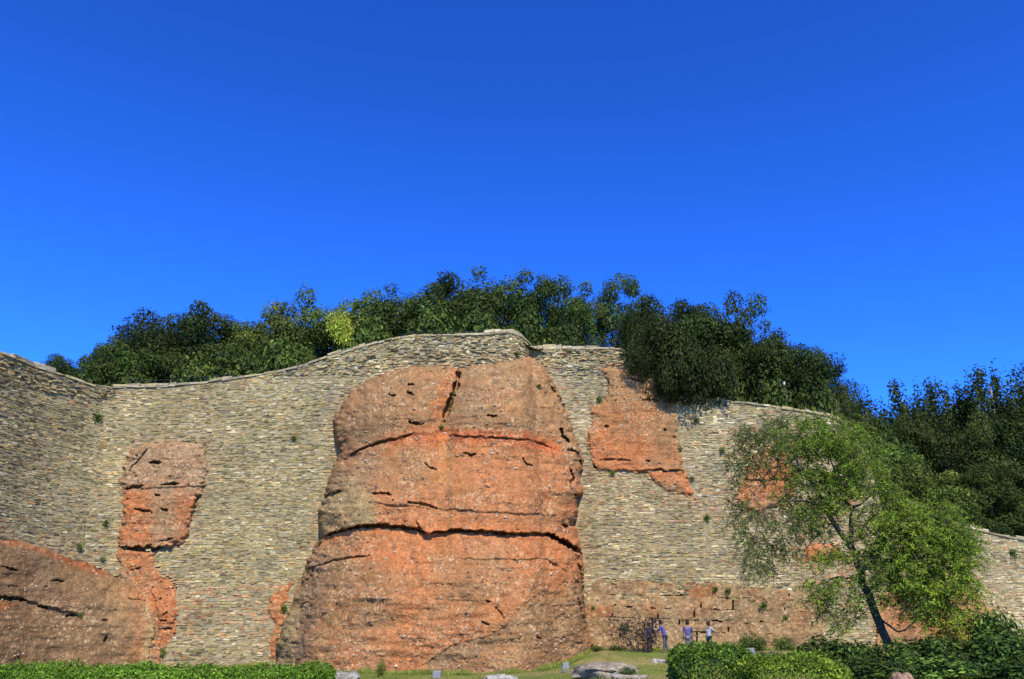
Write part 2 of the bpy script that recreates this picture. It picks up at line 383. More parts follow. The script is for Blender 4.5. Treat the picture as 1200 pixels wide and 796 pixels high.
MAINC = [(379, 631), (391, 624), (415, 618), (438, 616), (466, 617), (488, 620), (498, 625), (521, 623), (540, 622), (565, 623), (599, 626), (643, 626), (657, 633), (670, 641), (682, 650)]
UPC = [(406, 536), (418, 529), (430, 524), (448, 517), (468, 513), (482, 509)]
UPC2 = [(526, 510), (545, 512), (587, 513), (613, 515), (626, 518), (650, 526)]
VERT = [(538, 430), (537, 442), (533, 455), (527, 472), (519, 496)]
def bast_bulge(X, Y, sd):
    b = 1.5 + 4.6*sstep(430, 800, Y)**0.9
    lobe = 0.5*np.exp(-((X-460)/50)**2) + 0.6*np.exp(-((X-590)/55)**2)
    d, _ = seg_dist(X, Y, VERT+[(522, 540), (524, 600)])
    tiers = 0.55*np.exp(-((Y-578)/40)**2) + 0.45*np.exp(-((Y-480)/30)**2) + 0.5*np.exp(-((Y-690)/45)**2)
    return b + lobe*sstep(560, 440, Y) + tiers - np.exp(-(d/14)**2)*(0.28+0.75*sstep(560, 480, Y))
bast_paint = [
    ('poly', [(440, 520), (500, 505), (650, 520), (690, 560), (690, 700), (620, 720), (560, 745), (500, 800), (380, 800), (390, 730), (420, 650), (430, 600)], ORANGE, 14, 0.62),
    ('line', UPC+[(500, 510)]+UPC2, RED, 9, 1.0), ('line', [(478, 500), (500, 506), (520, 515)], RED, 9, 0.9),
    ('line', MAINC, ORANGE*1.05, 12, 0.9),
    ('poly', [(400, 640), (660, 640), (660, 665), (560, 672), (430, 665)], ORANGE*1.05, 12, 0.8),
    ('poly', [(450, 530), (500, 528), (505, 570), (455, 575), (430, 560)], PEACH*0.85, 12, 0.8),
    ('poly', [(374, 590), (400, 550), (440, 575), (441, 617), (410, 620), (374, 632)], OLIVE*0.95, 6, 0.95),
    ('poly', [(382, 570), (395, 530), (450, 520), (440, 575)], BROWN*1.25, 10, 0.8),
    ('poly', [(378, 470), (470, 425), (520, 432), (524, 470), (505, 505), (440, 520), (396, 535)], PEACH*0.86, 12, 0.75),
    ('poly', [(388, 500), (430, 480), (470, 500), (440, 520), (395, 535)], BROWN*0.95, 10, 0.8),
    ('poly', [(546, 440), (560, 425), (600, 428), (600, 450), (560, 490), (530, 500)], BROWN*1.15, 12, 0.7),
    ('poly', [(520, 440), (538, 432), (533, 460), (512, 500), (505, 480)], ORANGE*0.95, 5, 0.9),
    ('poly', [(318, 790), (322, 765), (338, 718), (352, 690), (362, 690), (352, 730), (346, 770), (345, 800)], OLIVE, 4, 0.95),
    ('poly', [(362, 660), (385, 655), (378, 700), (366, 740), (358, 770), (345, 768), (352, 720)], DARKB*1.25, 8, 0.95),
    ('poly', [(385, 660), (440, 655), (470, 690), (460, 730), (400, 760), (372, 780), (372, 720)], PEACH*0.8, 16, 0.75),
    ('poly', [(500, 650), (590, 645), (600, 690), (560, 720), (520, 710)], PEACH*0.9, 14, 0.75),
    ('poly', [(480, 800), (505, 772), (530, 756), (575, 745), (592, 735), (606, 715), (620, 700), (700, 680), (700, 830), (480, 830)], PEACH*0.92, 5, 0.95),
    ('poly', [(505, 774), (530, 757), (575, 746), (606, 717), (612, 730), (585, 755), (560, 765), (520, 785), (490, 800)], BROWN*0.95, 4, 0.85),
    ('line', [(520, 515), (524, 540), (520, 560)], np.array([0.42, 0.19, 0.05]), 10, 0.35),
    ('line', [(527, 515), (527, 640)], PEACH*0.65, 3, 0.55),
]
bast_cr = [(MAINC[:7], 3.0, 0.7), (MAINC[6:], 2.4, 0.6), (MAINC[-4:], 4.4, 0.8), (UPC, 1.5, 0.28), (UPC2, 1.2, 0.2), ([(366, 668), (362, 700), (352, 740), (347, 790)], 9, 0.22), (VERT, 4.5, 1.0), ([(377, 587), (388, 580), (400, 575)], 3.2, 0.6),
           ([(435, 578), (446, 578), (458, 580)], 2.8, 0.5), ([(474, 588), (490, 590), (513, 596)], 2.2, 0.4), ([(497, 543), (505, 548), (513, 551)], 2.2, 0.4),
           ([(361, 667), (391, 657), (433, 651)], 1.8, 0.35), ([(488, 610), (491, 619), (498, 625)], 2.0, 0.4), ([(657, 500), (660, 511), (667, 519)], 4.5, 1.0),
           ([(644, 450), (655, 466), (664, 482)], 2.0, 0.35), ([(543, 531), (552, 534), (559, 532)], 3.0, 0.5), ([(612, 536), (617, 544), (624, 548)], 2.6, 0.4),
           ([(672, 579), (676, 582), (680, 582)], 5, 0.7), ([(658, 614), (662, 617), (665, 616)], 4, 0.6), ([(664, 526), (676, 530), (682, 546)], 2.6, 0.5), ([(668, 548), (672, 560), (668, 572)], 2.6, 0.5),
           ([(570, 486), (577, 488), (583, 488)], 3, 0.4), ([(476, 460), (480, 461), (485, 462)], 3.5, 0.5), ([(478, 451), (482, 451), (486, 450)], 2.5, 0.5), ([(478, 494), (486, 496), (497, 497)], 2.8, 0.5),
           ([(455, 463), (460, 464), (464, 463)], 2.4, 0.4), ([(676, 650), (683, 690), (690, 740), (693, 775)], 2.2, 0.5), ([(677, 700), (679, 712), (682, 722)], 2.2, 0.4),
           ([(565, 728), (570, 731), (574, 733)], 2.5, 0.4), ([(629, 746), (631, 748), (634, 748)], 3, 0.5), ([(570, 704), (573, 706), (576, 706)], 2.6, 0.4), ([(579, 711), (586, 718), (592, 727)], 1.5, 0.25)]
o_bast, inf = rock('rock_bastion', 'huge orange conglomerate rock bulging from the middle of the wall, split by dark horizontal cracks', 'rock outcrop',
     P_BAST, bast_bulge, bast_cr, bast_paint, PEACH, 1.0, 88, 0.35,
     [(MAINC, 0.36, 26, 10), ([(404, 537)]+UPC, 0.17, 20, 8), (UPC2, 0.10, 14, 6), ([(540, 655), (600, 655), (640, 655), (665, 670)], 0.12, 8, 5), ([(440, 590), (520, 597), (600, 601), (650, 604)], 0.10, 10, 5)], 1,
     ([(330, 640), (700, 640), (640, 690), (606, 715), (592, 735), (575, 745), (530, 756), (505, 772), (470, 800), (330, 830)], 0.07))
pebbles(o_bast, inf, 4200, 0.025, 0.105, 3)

lowl_cr = [([(-5, 700), (8, 701), (20, 702), (33, 704)], 2.8, 0.5), ([(43, 710), (50, 711), (57, 713)], 3.0, 0.5), ([(77, 722), (84, 721), (94, 722)], 3.2, 0.6), ([(119, 728), (127, 726)], 2, 0.4),
           ([(60, 680), (68, 680), (76, 681)], 2, 0.4), ([(0, 664), (10, 666), (22, 670)], 2, 0.4), ([(122, 752), (124, 748), (126, 746)], 2.4, 0.4), ([(177, 700), (184, 735), (180, 760), (176, 785)], 2.0, 0.12), ([(148, 702), (165, 702)], 1.6, 0.3)]
lowl_paint = [('poly', [(120, 670), (185, 700), (185, 800), (150, 800), (140, 720)], PEACH*1.0, 20, 0.9), ('poly', [(150, 680), (178, 695), (180, 780), (160, 790), (158, 720)], ORANGE*0.8, 12, 0.6), ('line', [(-20, 628), (26, 636), (78, 656), (120, 670)], RED*0.7, 5, 0.7),
              ('poly', [(-5, 705), (24, 706), (8, 714), (-5, 714)], ORANGE*0.8, 3, 0.9), ('poly', [(168, 700), (186, 720), (186, 760), (175, 790), (165, 790), (172, 740)], OLIVE*1.2, 5, 0.6),
              ('poly', [(40, 650), (70, 655), (60, 690), (30, 690)], DARKB, 10, 0.6)]
o_lowl, inf = rock('rock_outcrop', 'dull brown pebbly rock mass at the foot of the wall in the bottom left corner', 'rock outcrop', P_LOWL,
     lambda X, Y, sd: (0.9+1.5*sstep(630, 800, Y))*(1-0.88*sstep(95, 182, X)), lowl_cr, lowl_paint, BROWN*0.76, 1.1, 34, 0.7, [([(-20, 697), (20, 700), (60, 712), (100, 722)], 0.12, 16, 8)], 5, omix=0.10)
pebbles(o_lowl, inf, 1800, 0.02, 0.07, 5)

pil_cr = [([(138, 640), (155, 643), (180, 644), (205, 641)], 4.2, 0.7), ([(174, 542), (182, 542), (190, 542)], 3.5, 0.6), ([(189, 567), (198, 568), (210, 567)], 3.2, 0.6), ([(181, 580), (188, 581)], 2.6, 0.5),
          ([(158, 597), (168, 598), (178, 601)], 3, 0.5), ([(188, 597), (196, 599)], 3, 0.5), ([(144, 574), (155, 571), (168, 570)], 2.4, 0.4), ([(226, 592), (232, 587), (236, 580)], 3.2, 0.5),
          ([(177, 690), (183, 715), (184, 740), (177, 770)], 2.4, 0.15), ([(186, 728), (196, 728)], 2.4, 0.4), ([(187, 737), (204, 738)], 2.4, 0.4), ([(190, 722), (196, 717)], 2.4, 0.4), ([(150, 668), (165, 666)], 2, 0.4),
          ([(150, 552), (162, 540), (176, 524)], 1.4, 0.2), ([(186, 634), (196, 633), (204, 631)], 2.4, 0.4)]
pil_paint = [('poly', [(143, 574), (178, 570), (178, 640), (138, 640)], ORANGE*0.95, 8, 0.9), ('poly', [(205, 575), (236, 580), (222, 635), (196, 640), (205, 600)], ORANGE*0.85, 11, 0.8),
             ('poly', [(178, 580), (203, 580), (203, 625), (180, 625)], BROWN*1.2, 10, 0.6), ('poly', [(133, 646), (180, 646), (182, 668), (150, 672)], ORANGE*0.9, 5, 0.95),
             ('poly', [(150, 660), (212, 680), (208, 740), (188, 780), (180, 760), (182, 720), (160, 700)], ORANGE*1.0, 6, 0.9), ('line', [(170, 680), (180, 640)], PEACH, 5, 0.4)]
o, inf = rock('rock_outcrop', 'red rock pillar with pebbly cap showing through the wall on the left', 'rock outcrop', P_PILLAR,
     lambda X, Y, sd: 0.22-0.12*sstep(640, 670, Y), pil_cr, pil_paint, BROWN*1.3+0.02, 1.0, 12, 1.0, [([(136, 640), (180, 644), (224, 636)], 0.20, 14, 6), ([(145, 572), (240, 570)], 0.08, 10, 6)], 8, pebble=0.09, rough=0.6, flush=True)
pebbles(o, inf, 700, 0.025, 0.075, 6)

pat_cr = [([(686, 476), (689, 490), (686, 508), (688, 530), (693, 545), (701, 551)], 3.6, 0.8), ([(735, 442), (748, 446), (756, 449)], 2.2, 0.4), ([(757, 456), (775, 459)], 2, 0.35), ([(752, 468), (768, 470)], 2, 0.3),
          ([(759, 551), (772, 552), (800, 552)], 2.2, 0.4), ([(756, 541), (764, 541)], 2, 0.4), ([(708, 440), (712, 452), (708, 466)], 3.4, 0.7), ([(707, 500), (714, 501)], 2.4, 0.4), ([(777, 503), (781, 504)], 2.6, 0.4), ([(700, 540), (720, 538), (740, 540)], 1.6, 0.3)]
pat_paint = [('poly', [(684, 505), (740, 510), (800, 520), (800, 540), (690, 555)], ORANGE, 12, 0.85), ('line', [(690, 552), (740, 552), (800, 560), (815, 582)], ORANGE*1.05, 9, 0.9), ('poly', [(700, 480), (760, 470), (780, 500), (700, 510)], ORANGE*0.92, 14, 0.6),
             ('poly', [(760, 510), (795, 510), (800, 540), (770, 545)], PEACH*0.85, 10, 0.7)]
o, inf = rock('rock_outcrop', 'tall flat orange rock face right of the central rock, under overhanging trees', 'rock outcrop', P_PATCH, 0.12, pat_cr, pat_paint, PEACH*1.04, 1.0, 6, 0.8,
     [([(700, 551), (760, 552), (805, 552)], 0.08, 8, 5)], 12, pebble=0.05, rough=0.45, flush=True)
pebbles(o, inf, 700, 0.02, 0.07, 7)
o, inf = rock('rock_outcrop', 'orange rock patch in the wall behind the upper left branches of the feathery tree', 'rock outcrop', P_TREEROCK, 0.12,
     [([(870, 562), (895, 564), (930, 561)], 1.6, 0.25)], [('poly', [(850, 540), (935, 530), (935, 580), (860, 590)], ORANGE, 10, 0.9)], PEACH*1.02, 1.2, 8, 0.8, [], 15, rough=0.5, flush=True)
o, inf = rock('rock_outcrop', 'small orange rock knob in the wall just left of the feathery tree trunk', 'rock outcrop', P_SMALLO, 0.08, [], None, ORANGE, 1.2, 7, 0.8, [], 16, rough=0.5, flush=True)
o, inf = rock('rock_outcrop', 'pinkish rock at the foot of the wall right of the leaning tree trunk', 'rock outcrop', P_RIGHTO, 0.35,
     [([(1040, 715), (1100, 712), (1150, 718)], 2, 0.4)], [('poly', [(1040, 700), (1110, 700), (1110, 740), (1040, 740)], ORANGE*0.95, 14, 0.6)], PEACH*1.05, 1.2, 16, 0.8, [], 17, rough=0.7, flush=True)

o, inf = rock('rock_outcrop', 'orange streak of worn rock hugging the left foot of the central rock', 'rock outcrop', P_STREAK, 0.05, [], [('poly', [(310, 690), (345, 682), (330, 740), (312, 775)], ORANGE, 6, 0.8)], PEACH*0.6+ORANGE*0.4, 1.1, 6, 0.8, [], 18, rough=0.4, flush=True)
# lower right: courses of big squared blocks of the same rock, each block a part
blk_wall = thing('rock_block_base', 'pinkish brown base of big squared rock blocks under the right half of the wall', 'rock base', tuple(unproj(830, 760, 47.5)))
inv = Vector(blk_wall.location)
rows = [680, 700, 714, 727, 741, 775]
r_ = np.random.default_rng(23)
for k in range(len(rows)-1):
    y0, y1 = rows[k], rows[k+1]; x = 676.0
    while x < 972:
        w = r_.uniform(22, 58) if k < 4 else r_.uniform(34, 70); x1 = min(x+w, 985)
        jy0, jy1 = r_.uniform(-2.5, 2.5, 2); e = 0.4
        quad = [(x+e, y0+jy0*0+e + (x-830)*0.03), (x1-e, y0+e + (x1-830)*0.03), (x1-e, y1-e + (x1-830)*0.03), (x+e, y1-e + (x-830)*0.03)]
        gx = np.linspace(x-1.5, x1+1.5, int((x1-x+3)/1.3)+2); gy = np.linspace(y0-6.5, y1+6.5, int((y1-y0+13)/1.3)+2); X, Y = np.meshgrid(gx, gy)
        wob = (fbm(np.stack([X/9, Y/9, 0*X+k], -1), 3, 70)-0.5)*6.0
        sd = sdist(X, Y, quad)+wob*0.9; ob = sdist(X, Y, P_BAND)+wob
        kp = (sd > -1.3) & (ob > -1)
        if kp.sum() > 30:
            D0 = walld(X, Y); P = unproj(X, Y, D0); prof = np.sqrt(np.clip(1-(1-np.clip((sd+0.8)/3.0, 0, 1))**2, 0, 1))
            pr = r_.uniform(0.05, 0.11); jd = max(0, r_.uniform(-0.10, 0.08))
            n1 = fbm(P*1.2, 4, 80); f1, f2, cid = worley(P*5, 81); n3 = fbm(P*4, 3, 82)
            D = D0+0.03+0.6*jd*(1-prof)-pr-(n1-0.5)*0.20-(n3-0.5)*0.12-(0.5-f1)*0.07
            cc = (PEACH*0.7+BEIGE0*0.22, BROWN*0.8+BEIGE0*0.25, PEACH*0.6+BEIGE0*0.32, ORANGE*0.25+PEACH*0.7, PEACH*0.6+BEIGE0*0.25)[int(r_.choice(5, p=[.35, .2, .2, .1, .15]))]*r_.uniform(0.93, 1.07)
            col = np.broadcast_to(cc, X.shape+(3,)).copy()
            m = (sstep(0.55, 0.75, n1)*0.35)[..., None]; col = col*(1-m)+ORANGE*0.75*m
            c2 = np.where((cid > 0.84)[..., None], PALE*0.9, np.where((cid > 0.66)[..., None], GREYP, np.where((cid < .2)[..., None], DARKB*1.6, col)))
            m = (0.55*sstep(0.6, 0.35, f1))[..., None]; col = (col*(1-m)+c2*m)*(0.62+0.76*n3)[..., None]*r_.uniform(0.78, 1.22, X.shape)[..., None]
            V = unproj(X, Y, D); idx = -np.ones(X.shape, int); idx[kp] = np.arange(kp.sum())
            q = np.stack([idx[1:, :-1], idx[1:, 1:], idx[:-1, 1:], idx[:-1, :-1]], -1).reshape(-1, 4); q = q[(q >= 0).all(1)]
            if len(q): link('rock_block', mesh_np('rock_block', V[kp]-np.array(inv), q, M_rock, col[kp]*np.array([1.0, 0.98, 0.86]), True), blk_wall)
        x = x1

# ------------------------------------------------------------------ masonry
def lum(c, f): return np.asarray(c)*f
BEIGE = np.array([0.395, 0.318, 0.152]); CREAM = np.array([0.56, 0.475, 0.295]); GREY = np.array([0.30, 0.27, 0.195]); OCHRE = np.array([0.50, 0.31, 0.11]); DKB = np.array([0.15, 0.115, 0.075])
BRICKO = np.array([0.48, 0.19, 0.09]); WHITE = np.array([0.66, 0.61, 0.47]); OLI = np.array([0.30, 0.27, 0.125]); PINKB = np.array([0.47, 0.29, 0.18]); COOL = np.array([0.30, 0.29, 0.235])
PAL = [BEIGE, CREAM, GREY, OCHRE, DKB, BRICKO, WHITE, OLI, PINKB, COOL]
def wts(px, py):
    w = np.array([.34, .16, .14, .06, .05, .005, .035, .19, .01, .02])
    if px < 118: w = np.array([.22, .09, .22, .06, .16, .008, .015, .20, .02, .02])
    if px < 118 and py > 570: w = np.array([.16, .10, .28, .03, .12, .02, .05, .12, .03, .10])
    if 200 < px < 345 and py > 686: f = max(0.0, 1-max(0, py-716)/40); w = np.array([.26, .14, .12, .03, .06, .05+.24*f, .02, .10, .10+.18*f, .01])
    if px > 315 and py < 470 and px < 640: w = np.array([.22, .24, .22, .04, .07, .005, .07, .10, .0, .06])
    if px >= 640: w = np.array([.28, .18, .20, .03, .05, .008, .05, .12, .05, .03])
    if 630 < px < 712 and 425 < py < 480: w = np.array([.16, .10, .34, .02, .07, .02, .03, .08, .0, .20])
    if 640 < px < 700 and 480 <= py < 560: w = np.array([.25, .40, .06, .05, .02, .0, .08, .14, .0, .02])
    if 690 < px < 820 and 555 < py < 612: w = np.array([.30, .16, .12, .10, .04, .06, .02, .06, .15, .0])
    if (812 < px < 862 and 572 < py < 612) or (845 < px < 945 and 500 < py < 612): w = np.array([.16, .12, .10, .05, .03, .10, .03, .04, .37, .0])
    if 925 < px < 1000 and 560 < py < 690: w = np.array([.2, .14, .12, .03, .05, .16, .05, .05, .20, .0])
    if px > 960 and py < 560: w = np.array([.26, .34, .14, .04, .03, .0, .10, .05, .02, .02])
    if px > 1020 and py > 590: w = np.array([.28, .38, .10, .03, .02, .01, .09, .02, .05, .02])
    return w
NGX, NGY = np.arange(-120, 1330, 2.0), np.arange(360, 840, 2.0); _X, _Y = np.meshgrid(NGX, NGY)
NM = [vnoise(np.stack([_X/26, _Y/13, 0*_X+0.3], -1), 91+k) for k in range(8)] + [vnoise(np.stack([_X/38, _Y/22, 0*_X+9.5], -1), 99), vnoise(np.stack([_X/7, _Y/70, 0*_X+2.5], -1), 100)]
RKM = sdist(_X, _Y, P_BAST); RKM = np.maximum(RKM, sdist(_X, _Y, P_LOWL))
FLM = np.max([sdist(_X, _Y, q) for q in (P_PILLAR, P_PATCH, P_TREEROCK, P_SMALLO, P_RIGHTO)] + [sdist(_X, _Y, P_STREAK) + 5 - 26*np.clip(fbm(np.stack([_X/10, _Y/4, 0*_X+4], -1), 3, 58)-0.36, 0, 1)], 0) - 46*np.clip(fbm(np.stack([_X/9, _Y/4, 0*_X], -1), 3, 55)-0.40, 0, 1)
BNM = sdist(_X, _Y, P_BAND) - 75*np.clip(fbm(np.stack([_X/22, _Y/7, 0*_X], -1), 2, 57)-0.46, 0, 1)
def look(M, px, py): return M[min(max(int((py-360)/2), 0), M.shape[0]-1), min(max(int((px+120)/2), 0), M.shape[1]-1)]
def pick_col(px, py, r):
    w = wts(px, py); v = [look(M, px, py) for M in NM]
    m = np.array([1, 0.3+1.5*v[0], 0.3+1.5*v[1], 0.1+1.9*v[2], 0.2+1.8*v[3], 0.05+2.4*v[4]**1.5, 0.05+2.4*v[5]**1.6, 0.3+1.4*v[6], 1, 0.1+1.8*v[7]])
    w = w*m; w[6] *= 0.6; w = np.clip(w, 0, None); w /= w.sum()
    c = PAL[r.choice(10, p=w)]
    sh = (0.70+0.62*v[8])*(0.86+0.28*v[9])
    e = look(FLM, px, py); e = max(e, look(RKM, px, py))
    if e > -20: c = c+((PINKB if r.random() < 0.6 else BRICKO)-c)*0.75*r.random()*min(1, (e+20)/18)*min(1, 1.7*v[4])
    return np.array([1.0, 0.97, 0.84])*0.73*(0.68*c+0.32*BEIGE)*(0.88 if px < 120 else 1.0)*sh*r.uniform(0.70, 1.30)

def masonry(W, name, label, zlo, seed, hcourse, rubble_fn, smin=0.0):
    r = np.random.default_rng(seed)
    root = thing(name, label, 'city wall', tuple(W.pt(W.L/2, 0.0)))
    off = np.array(root.location)
    V, F = W.core(zlo, -0.1, 0.0)
    pxs, pys = proj(V); ins = np.max([sdist(pxs, pys, q) for q in ROCKS+[P_BAND]], 0); V[:, 1] += 1.1*sstep(5, 12, ins); mc = np.array([0.27, 0.215, 0.11])*np.ones((len(V), 1))
    link('wall_core', mesh_np('wall_core', V-off, F, M_mortar, mc), root)
    boxes = []
    z = zlo
    while z < 21.5:
        wob_s = r.uniform(0, 100)
        hc = hcourse*r.uniform(0.85, 1.2)
        s = r.uniform(0, 0.3)
        while s < W.L-0.05:
            c = W.pt(s, z); px, py = proj(c)
            rub = rubble_fn(px, py)
            h = hc; L = (r.uniform(0.16, 0.44) if not rub else r.uniform(0.2, 0.45))
            if not rub and r.random() < 0.12: L *= 1.5
            s1 = min(s+L, W.L)
            zt = min(W.top(s), W.top(s1))-0.12
            if -60 < px < 1270 and z < zt and py < 812:
                inr = look(RKM, px, py) > 3.0 or look(FLM, px, py) > 1.0 or look(BNM, px, py) > 3
                if not inr:
                    g = 0.012; pr = abs(r.normal(0, 0.019))+0.006
                    if rub: pr = abs(r.normal(0, 0.045))+0.02
                    if r.random() < 0.05: pr = -0.05                # fallen-out stone: a dark socket
                    hz = (h-0.016)*r.uniform(0.86, 1.04) if not rub else h-0.02
                    if rub: hz *= r.uniform(0.7, 1.5)
                    zz = min(z+hz, zt+0.05); dz0 = r.normal(0, 0.012); dz1 = r.normal(0, 0.012)
                    lowz = z + 0.03*math.sin((s+wob_s)*0.6)
                    b = []
                    for o_, ss in ((-0.22, (s+g, s1-g)), (pr, (s+g, s1-g))):
                        b += [W.pt(ss[0], lowz+dz0, o_), W.pt(ss[1], lowz+dz1, o_), W.pt(ss[1], zz+dz1+lowz-z, o_), W.pt(ss[0], zz+dz0+lowz-z, o_)]
                    b = np.array(b); b[4:] += r.normal(0, 0.016 if not rub else 0.03, (4, 3))
                    pc, pyc = proj(b[4:]); wpx = pc.max()-pc.min(); hpx = pyc.max()-pyc.min()
                    cc = pick_col(px, py, r)
                    boxes.append((wpx*hpx, b, cc, c))
            s = s1
        z += hc
    vis = sorted(range(len(boxes)), key=lambda i: -boxes[i][0])
    g = Geo()
    for k, i in enumerate(vis):
        _, b, cc, c = boxes[i]
        if k < 300:
            link('brick', mesh_np('brick', b-off, BOXF[1:], M_brick, np.broadcast_to(cc, (8, 3))), root)
        else: g.add(b-off, BOXF[1:], cc)
    o = link('small_bricks', g.mesh('small_bricks', M_brick), root); tag(o, kind='stuff')
    # coping along the top: a slab course that juts out, with broken stones lying on it
    s = 0.0
    while s < W.L-0.1:
        L = r.uniform(0.3, 0.9); s1 = min(s+L, W.L); q0, q1 = s+0.012, s1-0.012
        for lay in range(2):
            if lay == 1 and vnoise(np.array([s*0.5, seed*3.0, 0.2]), 5) < 0.48: continue
            h0 = -0.14+0.15*lay; hh = r.uniform(0.10, 0.15) if lay == 0 else r.uniform(0.10, 0.24); pr = (0.10 if lay == 0 else 0.0)+r.normal(0, 0.025)
            b = []
            for o_ in (-0.6, pr):
                b += [W.pt(q0, W.top(q0)+h0, o_), W.pt(q1, W.top(q1)+h0, o_), W.pt(q1, W.top(q1)+h0+hh, o_), W.pt(q0, W.top(q0)+h0+hh, o_)]
            b = np.array(b); b += r.normal(0, 0.022, (8, 3)); px, py = proj(b[4]); cc = (0.4*BEIGE+0.6*PAL[r.choice([0, 1, 2, 2, 7])])*r.uniform(0.6, 1.05)
            link('coping_stone', mesh_np('coping_stone', b-off, BOXF, M_brick, np.broadcast_to(cc, (8, 3))), root)
        s = s1
    # the earth-filled top behind the coping
    q = np.arange(0, W.L, 0.5); a = W.pt(q, W.top(q)-0.16, 0.0); b2 = W.pt(q, W.top(q)-0.5, -1.2); n = len(q)
    i = np.arange(n-1); link('wall_top', mesh_np('wall_top', np.r_[a, b2]-off, np.stack([i, i+1, i+1+n, i+n], 1), M_mortar, np.broadcast_to(np.array([0.2, .18, .12]), (2*n, 3))), root)
    return root, len(boxes)
r1 = masonry(WA, 'city_wall', 'old beige brick city wall on the left with a wavy top that climbs over the central rock', -0.4, 101, 0.113, lambda px, py: (px > 300 and py < 440+max(0, (px-430))*0.03) or (px < 130 and py < 452+px*0.15))
r2 = masonry(WB, 'city_wall', 'grey beige brick city wall on the right ending in a rounded corner behind the feathery tree', -0.4, 102, 0.110, lambda px, py: px < 760 and py < 440)
r3 = masonry(WC, 'city_wall', 'low pale brick wall at the far right below the tall dark trees', -0.4, 103, 0.125, lambda px, py: False)
print('bricks', r1[1], r2[1], r3[1])

# ------------------------------------------------------------------ ground, hill
gx = np.r_[-1500, -400, -120, np.arange(-70, 71, 0.7), 120, 400, 1500]; gy = np.r_[-400, -60, -10, np.arange(0, 64, 0.7), 100, 300, 1500]
X, Y = np.meshgrid(gx, gy); Z = ground_z(X, Y); Z[(np.abs(X) > 100) | (Y > 80) | (Y < -5)] = 0
n1 = fbm(np.stack([X*0.35, Y*0.35, 0*X], -1), 4, 3); n2 = fbm(np.stack([X*1.2, Y*0.8, 0*X], -1), 3, 4)
GRASS = np.array([0.105, 0.135, 0.022]); DRY = np.array([0.22, 0.18, 0.06]); SOIL = np.array([0.26, 0.17, 0.09])
col = GRASS*(0.8+0.4*n2)[..., None]; k = sstep(0.44, 0.6, n1)[..., None]; col = col*(1-k)+DRY*k; k = (sstep(0.62, 0.75, n2)*0.6)[..., None]; col = col*(1-k)+SOIL*k
i = (np.arange(len(gy)-1)[:, None]*len(gx)+np.arange(len(gx)-1)[None]).ravel(); n = len(gx)
o = link('ground', mesh_np('ground', np.stack([X, Y, Z], -1).reshape(-1, 3), np.stack([i, i+1, i+n+1, i+n], 1), M_ground, col.reshape(-1, 3), True)); tag(o, kind='structure')

top_all = np.concatenate([WA.S[:-8], WB.S[8:]]); o_ = np.argsort(top_all[:, 0]); top_all = top_all[o_]
def wall_line(x):
    xr = WB.S[-1, 0]; y = np.interp(x, top_all[:, 0], top_all[:, 1]); z = np.interp(x, top_all[:, 0], top_all[:, 2])
    return y, z
hx = np.arange(-60, WB.S[:, 0].max()-0.2, 0.8); hb = np.array([0.25, 0.8, 2, 4, 7, 11, 16, 24, 40, 70]); V = []
for x in hx:
    y, z = wall_line(x)
    for b in hb: V.append((x, max(y, 36)+b, z-0.55+0.5*math.sin(b*0.2)*min(1, b/6)-max(0, b-14)*0.25))
V = np.array(V); m = len(hb); i = (np.arange(len(hx)-1)[:, None]*m+np.arange(m-1)[None]).ravel()
col = np.array([0.06, 0.065, 0.02])*(0.7+0.6*fbm(V*0.8, 3, 8))[:, None]
o = link('hill', mesh_np('hill', V, np.stack([i, i+m, i+m+1, i+1], 1), M_ground, col, True)); tag(o, kind='structure')
hx = np.arange(19, 75, 1.0); V = []
for x in hx:
    z = float(np.interp(x, WC.S[:, 0], WC.S[:, 2])); y = float(np.interp(x, WC.S[:, 0], WC.S[:, 1]))
    for b in hb: V.append((x, y+b+0.2, z-0.7+min(b, 12)*0.06))
V = np.array(V); i = (np.arange(len(hx)-1)[:, None]*m+np.arange(m-1)[None]).ravel(); col = np.array([0.06, 0.065, 0.02])*(0.7+0.6*fbm(V*0.8, 3, 8))[:, None]
o = link('hill', mesh_np('hill', V, np.stack([i, i+m, i+m+1, i+1], 1), M_ground, col, True)); tag(o, kind='structure')

# ------------------------------------------------------------------ foliage
def leaves(P, Nrm, size, aspect, col, r, droop=0.0):
    """diamond leaves: P (n,3) positions, Nrm facing"""
    n = len(P); Nrm = Nrm/(np.linalg.norm(Nrm, axis=1)[:, None]+1e-9)
    a = r.normal(size=(n, 3)); a[:, 2] -= droop; a -= (a*Nrm).sum(1)[:, None]*Nrm; a /= np.linalg.norm(a, axis=1)[:, None]+1e-9
    b = np.cross(Nrm, a); L = (size*r.uniform(0.6, 1.3, n))[:, None]; Wd = L*aspect
    fold = Nrm*L*0.12
    V = np.stack([P, P+a*L*0.45+b*Wd*0.5+fold, P+a*L, P+a*L*0.45-b*Wd*0.5+fold], 1).reshape(-1, 3)
    return V, np.arange(4*n).reshape(-1, 4), np.repeat(col, 4, 0)
def leafcols(n, r, dark, light, p=2.0, yel=0.0):
    t = (r.random(n)**p)[:, None]; c = np.asarray(dark)*(1-t)+np.asarray(light)*t
    if yel: m = r.random(n) < yel; c[m] = np.array([0.22, 0.22, 0.03])*r.uniform(0.6, 1.1, (m.sum(), 1))
    return c*r.uniform(0.75, 1.25, (n, 1))

